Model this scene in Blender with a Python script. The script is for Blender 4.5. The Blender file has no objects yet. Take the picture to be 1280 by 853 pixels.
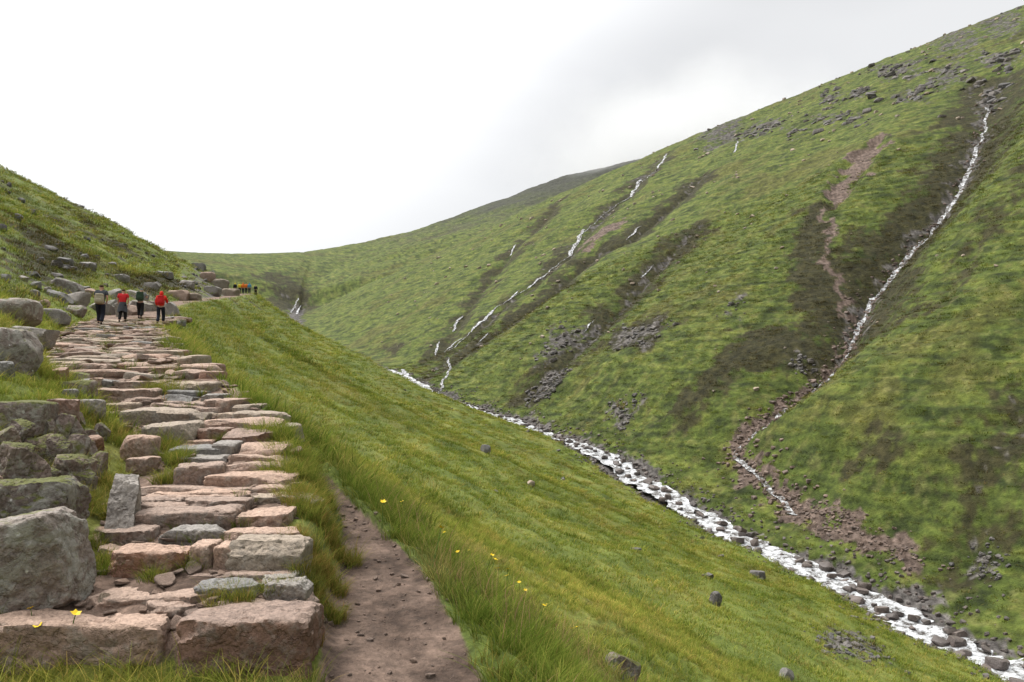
import bpy, bmesh, math, random
import numpy as np
from mathutils import Vector, Matrix, Euler

# ================================================================== camera, sky, light, exposure
scene = bpy.context.scene
COL = scene.collection
cam_data = bpy.data.cameras.new("camera")
cam_data.sensor_width = 36.0
cam_data.lens = 36.0 * 1000.0 / 1280.0
cam_data.clip_start = 0.1
cam_data.clip_end = 6000
camera = bpy.data.objects.new("camera", cam_data)
COL.objects.link(camera)
camera.location = (0, 0, 0)
camera.rotation_euler = (math.radians(90) + math.atan(63.5 / 1000.0), 0, 0)
scene.camera = camera

SUN_EL, SUN_AZ = math.radians(58), math.radians(-65)      # behind the cloud, high on the left
world = bpy.data.worlds.new("World")
scene.world = world
world.use_nodes = True
wn, wl = world.node_tree.nodes, world.node_tree.links
wn.clear()
w_out = wn.new("ShaderNodeOutputWorld")
w_bg = wn.new("ShaderNodeBackground")
w_sky = wn.new("ShaderNodeTexSky")
w_sky.sky_type = 'NISHITA'
w_sky.sun_disc = False
w_sky.sun_elevation = SUN_EL
w_sky.sun_rotation = SUN_AZ
w_dim = wn.new("ShaderNodeVectorMath"); w_dim.operation = 'SCALE'; w_dim.inputs[3].default_value = 0.10
wl.new(w_sky.outputs[0], w_dim.inputs[0])
w_tc = wn.new("ShaderNodeTexCoord")
w_map = wn.new("ShaderNodeMapping"); w_map.inputs[3].default_value = (1, 1, 2.6)
wl.new(w_tc.outputs["Generated"], w_map.inputs[0])
w_noise = wn.new("ShaderNodeTexNoise")
w_noise.inputs["Scale"].default_value = 1.5; w_noise.inputs["Detail"].default_value = 4; w_noise.inputs["Roughness"].default_value = .45
wl.new(w_map.outputs[0], w_noise.inputs["Vector"])
w_ramp = wn.new("ShaderNodeValToRGB")
w_ramp.color_ramp.elements[0].position = .33; w_ramp.color_ramp.elements[0].color = (.86, .863, .87, 1)
w_ramp.color_ramp.elements[1].position = .66; w_ramp.color_ramp.elements[1].color = (1.10, 1.10, 1.10, 1)
wl.new(w_noise.outputs["Fac"], w_ramp.inputs[0])
# the cloud is thinner and brighter round the hidden sun
w_dot = wn.new("ShaderNodeVectorMath"); w_dot.operation = 'DOT_PRODUCT'
sun_dir = Vector((math.sin(SUN_AZ) * math.cos(SUN_EL), math.cos(SUN_AZ) * math.cos(SUN_EL), math.sin(SUN_EL)))
w_dot.inputs[1].default_value = sun_dir
wl.new(w_tc.outputs["Generated"], w_dot.inputs[0])
w_glow = wn.new("ShaderNodeValToRGB")
w_glow.color_ramp.interpolation = 'EASE'
for i, (p, v) in enumerate(((0.0, .38), (.70, .40), (.86, .85), (1.0, 1.9))):      # position = half of (cosine to the sun + 1)
    e = w_glow.color_ramp.elements[i] if i < 2 else w_glow.color_ramp.elements.new(p)
    e.position = p; e.color = (v, v, v, 1)
w_half = wn.new("ShaderNodeMath"); w_half.operation = 'MULTIPLY_ADD'; w_half.inputs[1].default_value = .5; w_half.inputs[2].default_value = .5
wl.new(w_dot.outputs["Value"], w_half.inputs[0]); wl.new(w_half.outputs[0], w_glow.inputs[0])
w_mul = wn.new("ShaderNodeVectorMath"); w_mul.operation = 'SCALE'
wl.new(w_ramp.outputs[0], w_mul.inputs[0]); wl.new(w_glow.outputs[0], w_mul.inputs[3])
w_mix = wn.new("ShaderNodeMix"); w_mix.data_type = 'RGBA'
w_mix.inputs[0].default_value = .94
wl.new(w_dim.outputs[0], w_mix.inputs[6]); wl.new(w_mul.outputs[0], w_mix.inputs[7])
wl.new(w_mix.outputs[2], w_bg.inputs[0])
w_bg.inputs[1].default_value = 1.0
wl.new(w_bg.outputs[0], w_out.inputs[0])

sun_data = bpy.data.lights.new("sun", 'SUN')
sun_data.energy = 1.5
sun_data.angle = math.radians(24)
sun_data.color = (1.0, .965, .91)
sun = bpy.data.objects.new("sun", sun_data)
COL.objects.link(sun)
sun.rotation_euler = (-sun_dir).to_track_quat('-Z', 'Y').to_euler()

vs = scene.view_settings
vs.view_transform = 'Standard'; vs.look = 'None'; vs.gamma = 1.0; vs.use_curve_mapping = False
vs.exposure = 1.0
cy = scene.cycles
cy.max_bounces = 5; cy.diffuse_bounces = 2; cy.glossy_bounces = 2; cy.transmission_bounces = 3; cy.transparent_max_bounces = 4
cy.volume_bounces = 4
cy.use_denoising = True
cy.caustics_reflective = False; cy.caustics_refractive = False

# <terrain>
# ------------------------------------------------------------------ numeric helpers
F = 1000.0                     # focal length in pixels of a 1280 px wide frame
PITCH = math.atan(63.5 / F)    # the camera looks slightly up the valley
rng = np.random.default_rng(7)
_perm = np.random.default_rng(3).permutation(256)
_perm = np.concatenate([_perm, _perm, _perm])
_ang = np.random.default_rng(4).uniform(0, 2 * np.pi, 256)
_gx, _gy = np.cos(_ang), np.sin(_ang)

def perlin(x, y):
    x = np.asarray(x, float); y = np.asarray(y, float)
    xi = np.floor(x).astype(int); yi = np.floor(y).astype(int)
    xf = x - xi; yf = y - yi
    u = xf ** 3 * (xf * (xf * 6 - 15) + 10); v = yf ** 3 * (yf * (yf * 6 - 15) + 10)
    xi &= 255; yi &= 255
    def g(ix, iy, fx, fy):
        h = _perm[_perm[ix & 255] + (iy & 255)]
        return _gx[h] * fx + _gy[h] * fy
    a = g(xi, yi, xf, yf); b = g(xi + 1, yi, xf - 1, yf)
    c = g(xi, yi + 1, xf, yf - 1); d = g(xi + 1, yi + 1, xf - 1, yf - 1)
    return (a + u * (b - a)) * (1 - v) + (c + u * (d - c)) * v

def fbm(x, y, oct=4, gain=0.5, lac=2.03):
    s = 0; a = 1.0
    for k in range(oct):
        s = s + a * perlin(x + 17.3 * k, y - 9.1 * k)
        x = x * lac; y = y * lac; a *= gain
    return s

def sstep(a, b, x):
    t = np.clip((x - a) / (b - a), 0, 1)
    return t * t * (3 - 2 * t)

def pchip(xs, ys):
    xs = np.array(xs, float); ys = np.array(ys, float)
    h = np.diff(xs); d = np.diff(ys) / h
    m = np.zeros_like(ys)
    for i in range(1, len(xs) - 1):
        if d[i - 1] * d[i] > 0:
            w1 = 2 * h[i] + h[i - 1]; w2 = h[i] + 2 * h[i - 1]
            m[i] = (w1 + w2) / (w1 / d[i - 1] + w2 / d[i])
    m[0], m[-1] = d[0], d[-1]
    def f(x):
        x = np.asarray(x, float)
        k = np.clip(np.searchsorted(xs, x) - 1, 0, len(h) - 1)
        t = (x - xs[k]) / h[k]
        tc = np.clip(t, 0, 1)
        r = ((1 + 2 * tc) * (1 - tc) ** 2 * ys[k] + tc * (1 - tc) ** 2 * h[k] * m[k]
             + tc * tc * (3 - 2 * tc) * ys[k + 1] + tc * tc * (tc - 1) * h[k] * m[k + 1])
        r = r + np.where(t < 0, t * h[k] * m[0], 0) + np.where(t > 1, (t - 1) * h[k] * m[-1], 0)
        return r
    return f

def ray(px, py):
    """direction (dx, 1, dz) of the sight line through a pixel of the 1280x853 frame"""
    cx = (np.asarray(px, float) - 640) / F; cy = (426.5 - np.asarray(py, float)) / F
    fy = math.cos(PITCH) - cy * math.sin(PITCH)
    fz = math.sin(PITCH) + cy * math.cos(PITCH)
    return cx / fy, fz / fy

def proj(x, y, z):
    d = y * math.cos(PITCH) + z * math.sin(PITCH)
    v = -y * math.sin(PITCH) + z * math.cos(PITCH)
    return 640 + F * x / d, 426.5 - F * v / d

# ------------------------------------------------------------------ the lie of the land, metres, eye at the origin
# foot path: plan position, height and half width as it climbs up the valley (y = distance up the valley)
_PY = [-30, 0, 4.2, 4.62, 4.9, 5.3, 6.1, 7, 8, 10, 12, 15.5, 20, 28, 36, 60, 80, 110, 130, 160, 200, 250, 320, 480]
Xp = pchip(_PY, [6, -1.2, -1.95, -2.0, -2.08, -2.2, -2.42, -2.66, -2.98, -3.95, -5.4, -7.6, -10.1, -14.0, -17.6, -26, -31.5, -39, -43.5, -56, -78, -110, -150, -260])
Hp = pchip(_PY, [-4.5, -2.05, -1.69, -1.63, -1.40, -1.27, -1.10, -.92, -.72, -.32, .06, .52, 1.08, 2.1, 3.12, 6.6, 9.2, 13.2, 16, 19.5, 23, 28, 36, 55])
Wp = pchip([-30, 4.6, 6, 8, 10, 12, 20, 36, 60, 200], [.8, .92, .80, .84, 1.0, 1.3, 1.6, 2.0, 1.3, 1.0])
# dirt trail beside the steps
Xt = pchip([-30, 0, 4.5, 5.5, 6.6, 7.3, 8, 9.5, 12], [7, .1, -.58, -.82, -1.07, -1.30, -1.55, -2.35, -3.9])
Ht = pchip([-30, 0, 4.5, 6.6, 8, 9.5, 12], [-5, -2.2, -1.65, -1.41, -1.22, -.85, -.15])
Wt = pchip([-30, 4.2, 5.5, 6.6, 7.3, 8, 9.5], [.5, .52, .47, .37, .27, .14, .08])
# where the grass slope below the path begins
_EY = [-30, 0, 4.5, 5.5, 6.6, 8, 9.5, 12, 15.5, 20, 28, 36, 60, 80, 110, 130, 160, 200, 250, 320, 480]
Xe = pchip(_EY, [8, .8, .10, -.32, -.75, -1.4, -2.2, -3.9, -6.5, -8.3, -11.9, -15.4, -24.5, -30, -37.5, -42, -54.5, -76, -108, -148, -258])
He = pchip(_EY, [-5, -2.1, -1.66, -1.54, -1.40, -1.20, -.85, -.15, .4, .95, 1.95, 2.95, 6.4, 9.0, 13, 15.8, 19.2, 22.7, 27.7, 35.5, 54.5])
# stream in the valley bottom
_spx = [(1290, 846, 67), (1090, 751, 85), (1000, 706, 95), (900, 657, 110), (840, 624, 121), (780, 586, 135), (745, 564, 144),
        (700, 547, 158), (660, 532, 171), (610, 515, 187), (550, 494, 208), (503, 467, 232)]
_sy = [-40, 0, 40]; _sx = [90, 72, 55]; _sz = [-40, -34.5, -28.2]
for (a, b, d) in _spx:
    dx, dz = ray(a, b); _sy.append(d); _sx.append(dx * d); _sz.append(dz * d)
_sy += [300, 400, 480, 520, 600, 700, 900, 1000]
_sx += [-68, -108, -130, -139, -156, -178, -240, -265]
_sz += [13.5, 31, 46, 55, 73, 92, 110, 110.1]
_Xs0 = pchip(_sy, _sx); Hs = pchip(_sy, _sz)
def Xs(y):
    y = np.asarray(y, float)
    return _Xs0(y) + sstep(40, 60, y) * sstep(270, 230, y) * (1.3 * perlin(y / 11.0, y * 0 + .5) + .9 * perlin(y / 4.5 + 9, y * 0 + .5)) * 1.5

# far ridge: height along the skyline
_rid = [(640, 262, 478), (720, 229, 470), (800, 195, 452), (900, 152, 428), (1000, 113, 405), (1100, 76, 383), (1190, 41, 365), (1280, 4, 348)]
def softmin(a, b, k):
    d = (a - b) / k
    return np.where(d > 30, b, np.where(d < -30, a, -k * np.logaddexp(-a / k, -b / k)))
def softmax(a, b, k):
    return -softmin(-a, -b, k)

_bx = pchip([-700, -360, -288, -216, -144, -72, 0, 36, 90, 150, 250, 420, 900], [150, 147, 154, 163, 177, 200, 227, 240, 256, 270, 278, 290, 300])

def base_h(x, y):
    """ground height without any small relief"""
    x = np.asarray(x, float); y = np.asarray(y, float)
    xp, hp, wp = Xp(y), Hp(y), Wp(y)
    xe, he = Xe(y), He(y); xs, hs = Xs(y), Hs(y)
    # --- near slope below the path
    q = np.clip((x - xe) / (xs - xe), 0, 1)
    B = np.interp(y, [0, 5, 30, 60, 120, 160], [1.6, 1.7, 2.0, 2.4, 1.6, .8])
    pw = np.interp(y, [0, 60, 130, 240], [1.15, 1.2, 1.28, 1.2])
    e = np.clip(x - xe, 0, None)
    drop = (he - hs)
    near = he - (drop - B) * (1 - (1 - q) ** pw) - B * (1 - np.exp(-e / 5.5)) + .25 * np.exp(-((e - .9) / .8) ** 2) * sstep(200, 60, y) * .5
    # --- steps, bank and trail
    t = x - xp
    ramp = np.clip((x - (xp + wp)) / np.maximum(xe - (xp + wp), .2), 0, 1)
    mid = hp + (he - hp) * sstep(0, .6, ramp)
    z = np.where(x > xe, near, np.where(t > wp, mid, hp))
    # --- hillside above the path
    tl = np.clip(-(t + wp), 0, None)
    up = np.interp(y, [0, 8, 14, 30, 60, 110, 160], [.22, .30, .38, .50, .56, .56, .55])
    hill = hp + up * tl + .35 * (1 - np.exp(-tl / .8)) * sstep(60, 20, y)
    # the hill rounds off at its crest
    crest = np.interp(y, [0, 60, 110, 130, 160, 200, 260, 400], [40, 37.5, 35.4, 33.4, 29.6, 29, 34, 52]) + .12 * np.clip(-x - 60, 0, None)
    hill = softmin(hill, crest, 2.0) - .34 * np.clip(y - 470, 0, None)
    z = np.where(t < -wp, hill, z)
    # --- opposite hillside
    r = np.clip(x - xs, 0, None)
    ye = softmin(y, 480.0, 10.0)
    plane = .373 * ye + .492 * x - 70.0
    cap = 142.5 + .262 * (x - 72) + .02 * (ye - 440)
    pl = softmin(plane, cap + 7, 9.0)
    low = hs + .34 * r
    opp = softmin(pl, low + 22 + .4 * r, 4.0)
    opp = np.where(r > 0, hs + (opp - hs) * sstep(-1, 24, r) * sstep(0, 3, r), hs)
    opp = opp - .16 * np.clip(y - 486, 0, None)
    z = np.where(x > xs, opp, z)
    # --- hills at the head of the valley
    hb = _bx(x)
    z0 = Hs(540.0) + 2 + .22 * np.abs(x + 142)
    s = np.clip((y - 530) / 380, 0, 1.6)
    s = np.where(s < 1, s ** .9, 1 - (s - 1) * .35)
    back = z0 + (hb - z0) * s
    back = back - .42 * np.clip(548 - y, 0, None)
    z = softmax(z, back, 9.0)
    return z

# ------------------------------------------------------------------ traced features, laid on the ground
def land(pts, h=base_h):
    """pixels of the photograph -> points on the hillside they show"""
    rs = np.exp(np.arange(math.log(3.0), math.log(1300), .003))
    out = []
    for (a, b) in pts:
        dx, dz = ray(a, b)
        g = h(dx * rs, rs)
        k = np.where(g >= dz * rs)[0]
        i = int(k[0]) if len(k) else len(rs) - 1
        y = rs[i]
        if 0 < i and len(k):
            f0 = g[i - 1] - dz * rs[i - 1]; f1 = g[i] - dz * rs[i]
            y = rs[i - 1] + (rs[i] - rs[i - 1]) * (-f0) / (f1 - f0 + 1e-12)
        out.append((float(dx * y), float(y)))
    return np.array(out)

def dist_line(x, y, P, want_t=False):
    """plan distance to a polyline (and the 0..1 position along it)"""
    best = np.full(np.shape(x), 1e9); tt = np.zeros(np.shape(x)); sg = np.zeros(np.shape(x))
    n = len(P) - 1
    for i in range(n):
        ax, ay = P[i]; bx_, by_ = P[i + 1]
        ex, ey = bx_ - ax, by_ - ay
        L = ex * ex + ey * ey + 1e-9
        u = np.clip(((x - ax) * ex + (y - ay) * ey) / L, 0, 1)
        qx, qy = x - ax - u * ex, y - ay - u * ey
        d = np.hypot(qx, qy)
        m = d < best
        best = np.where(m, d, best); tt = np.where(m, (i + u) / n, tt)
        sg = np.where(m, np.sign(ex * qy - ey * qx), sg)
    return (best, tt, sg) if want_t else best

def in_poly(x, y, P, soft):
    """1 inside a plan polygon, falling to 0 within `soft` metres of its edge"""
    ins = np.zeros(np.shape(x), bool)
    n = len(P)
    for i in range(n):
        ax, ay = P[i]; bx_, by_ = P[(i + 1) % n]
        c = ((ay > y) != (by_ > y)) & (x < (bx_ - ax) * (y - ay) / (by_ - ay + 1e-12) + ax)
        ins ^= c
    d = dist_line(x, y, np.vstack([P, P[:1]]))
    return np.clip(.5 + np.where(ins, d, -d) / (2 * soft), 0, 1)

G_MAIN = land([(1238, 100), (1232, 130), (1218, 170), (1198, 205), (1165, 240), (1138, 262), (1105, 300), (1085, 320), (1072, 350),
               (1060, 378), (1045, 402), (1010, 435), (985, 455), (955, 490), (928, 520), (917, 540), (935, 565), (958, 590),
               (985, 615), (1000, 640)])
G_FALL = land([(831, 196), (799, 229), (789, 242), (762, 259), (730, 291), (713, 318), (697, 326), (671, 351), (641, 370), (598, 406),
               (572, 429), (552, 446), (530, 470)])
G_DARK = land([(875, 222), (861, 236), (812, 275), (789, 295), (749, 311), (713, 337), (684, 364), (641, 393), (625, 406), (575, 440)])
G_ROCK = land([(860, 292), (848, 301), (812, 334), (782, 364), (739, 406), (703, 442), (682, 470)])
G_LEFT = land([(703, 249), (680, 275), (644, 311), (625, 331), (602, 357), (579, 390), (559, 423), (548, 440)])
G_EAST = land([(1275, 500), (1250, 560), (1240, 620), (1218, 680), (1200, 715)])
G_SPUR = land([(1285, 250), (1240, 305), (1190, 370), (1165, 405)])
G_HEAD = land([(345, 345), (362, 365), (372, 378), (366, 388)])
GULLIES = [(G_MAIN, 10.5, 13.0), (G_FALL, 2.6, 6.0), (G_DARK, 5.0, 7.0), (G_ROCK, 4.2, 7.0), (G_LEFT, 3.4, 6.5), (G_EAST, 1.4, 4.0),
           (G_SPUR, 1.6, 6.0), (G_HEAD, 4, 12)]
SCAR = land([(1100, 177), (1108, 181), (1082, 214), (1062, 240), (1048, 256), (1036, 262), (1032, 248), (1049, 215), (1065, 195)])
SPUR = land([(1280, 200), (1200, 330), (1120, 450), (1040, 560), (1120, 620), (1250, 500)])

def height(x, y):
    """ground height with gullies, hummocks and sheep tracks"""
    x = np.asarray(x, float); y = np.asarray(y, float)
    z = base_h(x, y)
    xs = Xs(y); r = x - xs
    far = sstep(3, 25, r) + sstep(470, 520, y) * sstep(-30, -60, r) * 0
    far = np.clip(far, 0, 1)
    e = x - Xe(y); tl = -(x - Xp(y) + Wp(y))
    near = np.clip(sstep(1.5, 12, e) * sstep(-2, -18, r) + sstep(2, 15, tl), 0, 1)
    amp = np.clip(far + near * .55, 0, 1)
    # broad folds running down the fall line and rounder hummocks
    a = (x * .8 + y * .6); c = (-x * .6 + y * .8)
    z = z + far * 3.0 * fbm(c / 42, a / 150 + 3, 3) * sstep(0, 60, r)
    z = z + amp * 1.1 * fbm(x / 26 + 5, y / 26, 3)
    z = z + near * .55 * fbm(x / 7 + 2, y / 11, 3)
    # gullies
    for k, (P, D, W) in enumerate(GULLIES):
        x0, y0 = P.min(0) - 110; x1, y1 = P.max(0) + 110
        m = (x > x0) & (x < x1) & (y > y0) & (y < y1)
        if not np.any(m): continue
        wob = 2.2 * fbm(x[m] / 14 + k, y[m] / 14, 2) if W > 4 else 0
        d, t, sg = dist_line(x[m], y[m], P, True)
        D_ = D * (.35 + .65 * np.sin(np.pi * np.clip(t, .02, .98)) ** .5) * (1 if k else np.interp(t, [0, .2, .6, .8, 1], [.6, 1, .9, .45, .15]))
        v = np.exp(-np.abs(d + wob * .3 * sstep(2, 10, d)) / W * 1.25)
        z[m] = z[m] - D_ * v
        if k == 0:   # the spur on its right bank bulges forward, the left bank is gentler
            z[m] = z[m] + 8.0 * np.where(sg > 0, 1, 0) * sstep(2, 30, d) * sstep(108, 30, d) * np.interp(y[m], [100, 128, 155, 215, 250], [0, .45, 1, .9, 0])
    m = (np.abs(x - SCAR[:, 0].mean()) < 60) & (np.abs(y - SCAR[:, 1].mean()) < 90)
    if np.any(m): z[m] = z[m] - 2.2 * in_poly(x[m] + 1.2 * fbm(x[m] / 5, y[m] / 5, 2), y[m], SCAR, 1.3)
    # sheep tracks along the contours, tussocks
    al = np.where(far > .5, c, y)
    z = z + amp * (.34 + .22 * far) * fbm(al / 8, z / 1.5, 3) + amp * .16 * fbm(x / 1.9, y / 1.9, 2)
    # stream bed with broken banks
    b = np.abs(r) / (1 + .35 * 1)
    wj = 1.4 * fbm(x / 6 + 40, y / 6, 2)
    bed = sstep(5.2, 1.6, b + wj) * sstep(20, 50, y) 
    z = z - .9 * bed + sstep(11, 3, b) * .45 * fbm(x / 1.7, y / 1.7 + 11, 3)
    # path, bank and trail are trodden: only fine roughness
    tr = np.abs(x - Xt(y)) / Wt(y)
    trail = sstep(1.5, .7, tr) * sstep(9.6, 8.6, y)
    onp = sstep(.35, -.1, np.abs(x - Xp(y)) - Wp(y))
    fine = sstep(60, 15, y) * (1 - trail) * (1 - onp)
    z = z + (Ht(y) - z) * trail * .8 * (y < 9.6)
    z = z + fine * (.09 * fbm(x / .8, y / .8, 3) + .05 * fbm(x / .28, y / .28 + 5, 2))
    z = z + sstep(40, 20, y) * (trail * .22 + onp) * .05 * fbm(x / .5, y / .5, 4) - trail * .07 - onp * .005
    return z
# </terrain>

# ================================================================== materials
class NT:
    """small helper for building node trees"""
    def __init__(self, name):
        self.m = bpy.data.materials.new(name); self.m.use_nodes = True
        self.t = self.m.node_tree; self.n = self.t.nodes; self.l = self.t.links
        self.n.clear()
        self.out = self.n.new("ShaderNodeOutputMaterial")
        self.b = self.n.new("ShaderNodeBsdfPrincipled")
        self.l.new(self.b.outputs[0], self.out.inputs[0])
        self.b.inputs["Specular IOR Level"].default_value = .25
    def put(self, sock, v):
        if isinstance(v, bpy.types.NodeSocket): self.l.new(v, sock)
        elif v is not None: sock.default_value = v
    def tc(self, which="Object"):
        return self.n.new("ShaderNodeTexCoord").outputs[which]
    def pos(self): return self.n.new("ShaderNodeNewGeometry").outputs["Position"]
    def nrm(self): return self.n.new("ShaderNodeNewGeometry").outputs["Normal"]
    def mapping(self, v, scale=(1, 1, 1), rot=(0, 0, 0), loc=(0, 0, 0)):
        k = self.n.new("ShaderNodeMapping"); self.put(k.inputs[0], v)
        k.inputs[1].default_value = loc; k.inputs[2].default_value = rot; k.inputs[3].default_value = scale
        return k.outputs[0]
    def noise(self, v, scale, detail=4, rough=.55, dist=0):
        k = self.n.new("ShaderNodeTexNoise"); self.put(k.inputs["Vector"], v)
        k.inputs["Scale"].default_value = scale; k.inputs["Detail"].default_value = detail
        k.inputs["Roughness"].default_value = rough; k.inputs["Distortion"].default_value = dist
        return k.outputs["Fac"]
    def voro(self, v, scale, feature='F1', out="Distance"):
        k = self.n.new("ShaderNodeTexVoronoi"); self.put(k.inputs["Vector"], v)
        k.feature = feature; k.inputs["Scale"].default_value = scale
        return k.outputs[out]
    def ramp(self, f, stops, interp='LINEAR'):
        k = self.n.new("ShaderNodeValToRGB"); self.put(k.inputs[0], f)
        k.color_ramp.interpolation = interp
        e = k.color_ramp.elements
        while len(e) < len(stops): e.new(.5)
        for s, (p, c) in zip(e, stops):
            s.position = p; s.color = (c, c, c, 1) if isinstance(c, (int, float)) else (*c, 1)
        return k.outputs[0]
    def mix(self, f, a, b, mode='MIX'):
        k = self.n.new("ShaderNodeMix"); k.data_type = 'RGBA'; k.blend_type = mode
        self.put(k.inputs[0], f)
        for s, v in ((k.inputs[6], a), (k.inputs[7], b)):
            if isinstance(v, tuple) and len(v) == 3: v = (*v, 1)
            self.put(s, v)
        return k.outputs[2]
    def math(self, op, a, b=None, clamp=False):
        k = self.n.new("ShaderNodeMath"); k.operation = op; k.use_clamp = clamp
        self.put(k.inputs[0], a); self.put(k.inputs[1], b)
        return k.outputs[0]
    def attr(self, name, out="Color"):
        k = self.n.new("ShaderNodeAttribute"); k.attribute_name = name
        return k.outputs[out]
    def sep(self, c):
        k = self.n.new("ShaderNodeSeparateColor"); self.put(k.inputs[0], c); return k.outputs
    def sepx(self, c):
        k = self.n.new("ShaderNodeSeparateXYZ"); self.put(k.inputs[0], c); return k.outputs
    def rnd(self): return self.n.new("ShaderNodeObjectInfo").outputs["Random"]
    def bump(self, h, strength=.5, dist=.02, nrm=None):
        k = self.n.new("ShaderNodeBump"); self.put(k.inputs["Height"], h)
        k.inputs["Strength"].default_value = strength; k.inputs["Distance"].default_value = dist
        if nrm is not None: self.put(k.inputs["Normal"], nrm)
        self.l.new(k.outputs[0], self.b.inputs["Normal"])
        return k.outputs[0]
    def done(self, color, rough=.85):
        if isinstance(color, tuple) and len(color) == 3: color = (*color, 1)
        self.put(self.b.inputs["Base Color"], color); self.put(self.b.inputs["Roughness"], rough)
        return self.m

def make_turf(name, fine, dist):
    """ground colour comes with the mesh (heather, stone, soil and grass where they grow); the shader adds grain"""
    m = NT(name)
    p = m.pos()
    n = m.noise(p, fine, 6, .74)
    c = m.mix(1.0, m.attr("tint"), m.ramp(n, [(.28, .38), (.5, 1.0), (.72, 1.75)]), 'MULTIPLY')
    m.bump(n, .9, dist)
    return m.done(c, .95)

# ================================================================== mesh helpers
def link(o, parent=None):
    COL.objects.link(o)
    if parent is not None: o.parent = parent
    return o

def tag(o, label=None, cat=None, group=None, kind=None):
    if label: o["label"] = label
    if cat: o["category"] = cat
    if group: o["group"] = group
    if kind: o["kind"] = kind
    return o

def mesh_from(name, V, Fq, smooth=True):
    """V (n,3), Fq (m,3 or 4) -> mesh, fast"""
    V = np.ascontiguousarray(V, dtype=np.float32); Fq = np.ascontiguousarray(Fq, dtype=np.int32)
    me = bpy.data.meshes.new(name)
    k = Fq.shape[1]
    me.vertices.add(len(V)); me.vertices.foreach_set("co", V.ravel())
    me.loops.add(Fq.size); me.loops.foreach_set("vertex_index", Fq.ravel())
    me.polygons.add(len(Fq)); me.polygons.foreach_set("loop_start", np.arange(0, Fq.size, k, dtype=np.int32))
    me.update(calc_edges=True)
    if smooth: me.polygons.foreach_set("use_smooth", np.ones(len(Fq), bool))
    me.validate()
    return me

def obj(name, me, mat=None, parent=None):
    o = bpy.data.objects.new(name, me)
    if mat is not None and not me.materials: me.materials.append(mat)
    return link(o, parent)

def empty(name, loc, rz=0):
    o = bpy.data.objects.new(name, None)
    o.location = loc; o.rotation_euler = (0, 0, rz); o.empty_display_size = .2
    return link(o)

# ================================================================== extents of heather, rock, soil
HEATHER = [land(p) for p in (
    [(1000, 265), (1040, 258), (1065, 330), (1075, 370), (1040, 400), (1020, 390), (985, 345)],
    [(1190, 150), (1222, 160), (1202, 215), (1150, 245), (1095, 300), (1060, 330), (1060, 290), (1110, 250), (1170, 200)],
    [(985, 375), (1020, 395), (1010, 420), (935, 445), (885, 500), (835, 530), (790, 545), (865, 470), (930, 400)],
    [(700, 300), (722, 308), (708, 330), (680, 333)], [(790, 228), (800, 225), (775, 255), (765, 252)],
    [(750, 432), (772, 398), (830, 393), (862, 405), (800, 442)],
    [(1040, 565), (1070, 555), (1075, 590), (1050, 600)], [(1090, 545), (1130, 545), (1140, 570), (1095, 580)],
    [(1150, 600), (1185, 600), (1165, 640), (1155, 630)], [(1230, 520), (1279, 540), (1275, 600), (1235, 590)],
    [(0, 258), (60, 285), (120, 330), (110, 352), (0, 366)], [(120, 345), (200, 340), (240, 360), (180, 368)],
    [(345, 350), (370, 362), (362, 390), (345, 385)], [(480, 430), (505, 428), (500, 442), (480, 446)],
    [(400, 600), (440, 612), (430, 640), (405, 625)])]
ROCKY = [(land(p), s) for p, s in (
    ([(1155, 75), (1208, 75), (1212, 112), (1160, 112)], 3), ([(1086, 84), (1155, 76), (1155, 98), (1090, 102)], 3),
    ([(1168, 50), (1232, 46), (1230, 72), (1168, 72)], 3), ([(1220, 24), (1280, 14), (1280, 46), (1222, 48)], 3),
    ([(1120, 112), (1158, 106), (1156, 128), (1124, 130)], 2), ([(1027, 114), (1053, 110), (1052, 132), (1030, 134)], 2),
    ([(1067, 115), (1092, 113), (1090, 124), (1068, 125)], 2), ([(925, 153), (985, 144), (985, 164), (925, 174)], 3),
    ([(864, 180), (900, 155), (942, 150), (940, 172), (880, 186)], 3), ([(1011, 146), (1080, 138), (1080, 154), (1015, 156)], 2),
    ([(1226, 66), (1272, 64), (1270, 84), (1228, 84)], 2), ([(1218, 98), (1254, 96), (1252, 122), (1222, 120)], 2),
    ([(986, 165), (1006, 163), (1004, 176), (988, 176)], 2),
    ([(752, 436), (772, 402), (825, 398), (846, 408), (800, 440)], 2), ([(655, 492), (690, 452), (712, 448), (694, 488), (672, 500)], 1.5),
    ([(760, 500), (800, 488), (806, 500), (775, 538), (760, 530)], 1), ([(985, 415), (1022, 405), (1020, 420), (990, 425)], 1.5),
    ([(1185, 690), (1235, 655), (1262, 705), (1240, 725)], 1), ([(1015, 795), (1050, 785), (1115, 815), (1095, 830), (1040, 822)], .7),
    ([(690, 405), (745, 395), (730, 415), (680, 450), (665, 445)], 1.5),
    ([(895, 395), (915, 372), (935, 370), (925, 392)], 1), ([(105, 385), (200, 360), (240, 365), (215, 378)], 1.2),
    ([(215, 370), (250, 335), (275, 345), (310, 372), (290, 378)], 1.5), ([(352, 362), (362, 362), (362, 370), (352, 370)], 3))]
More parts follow.
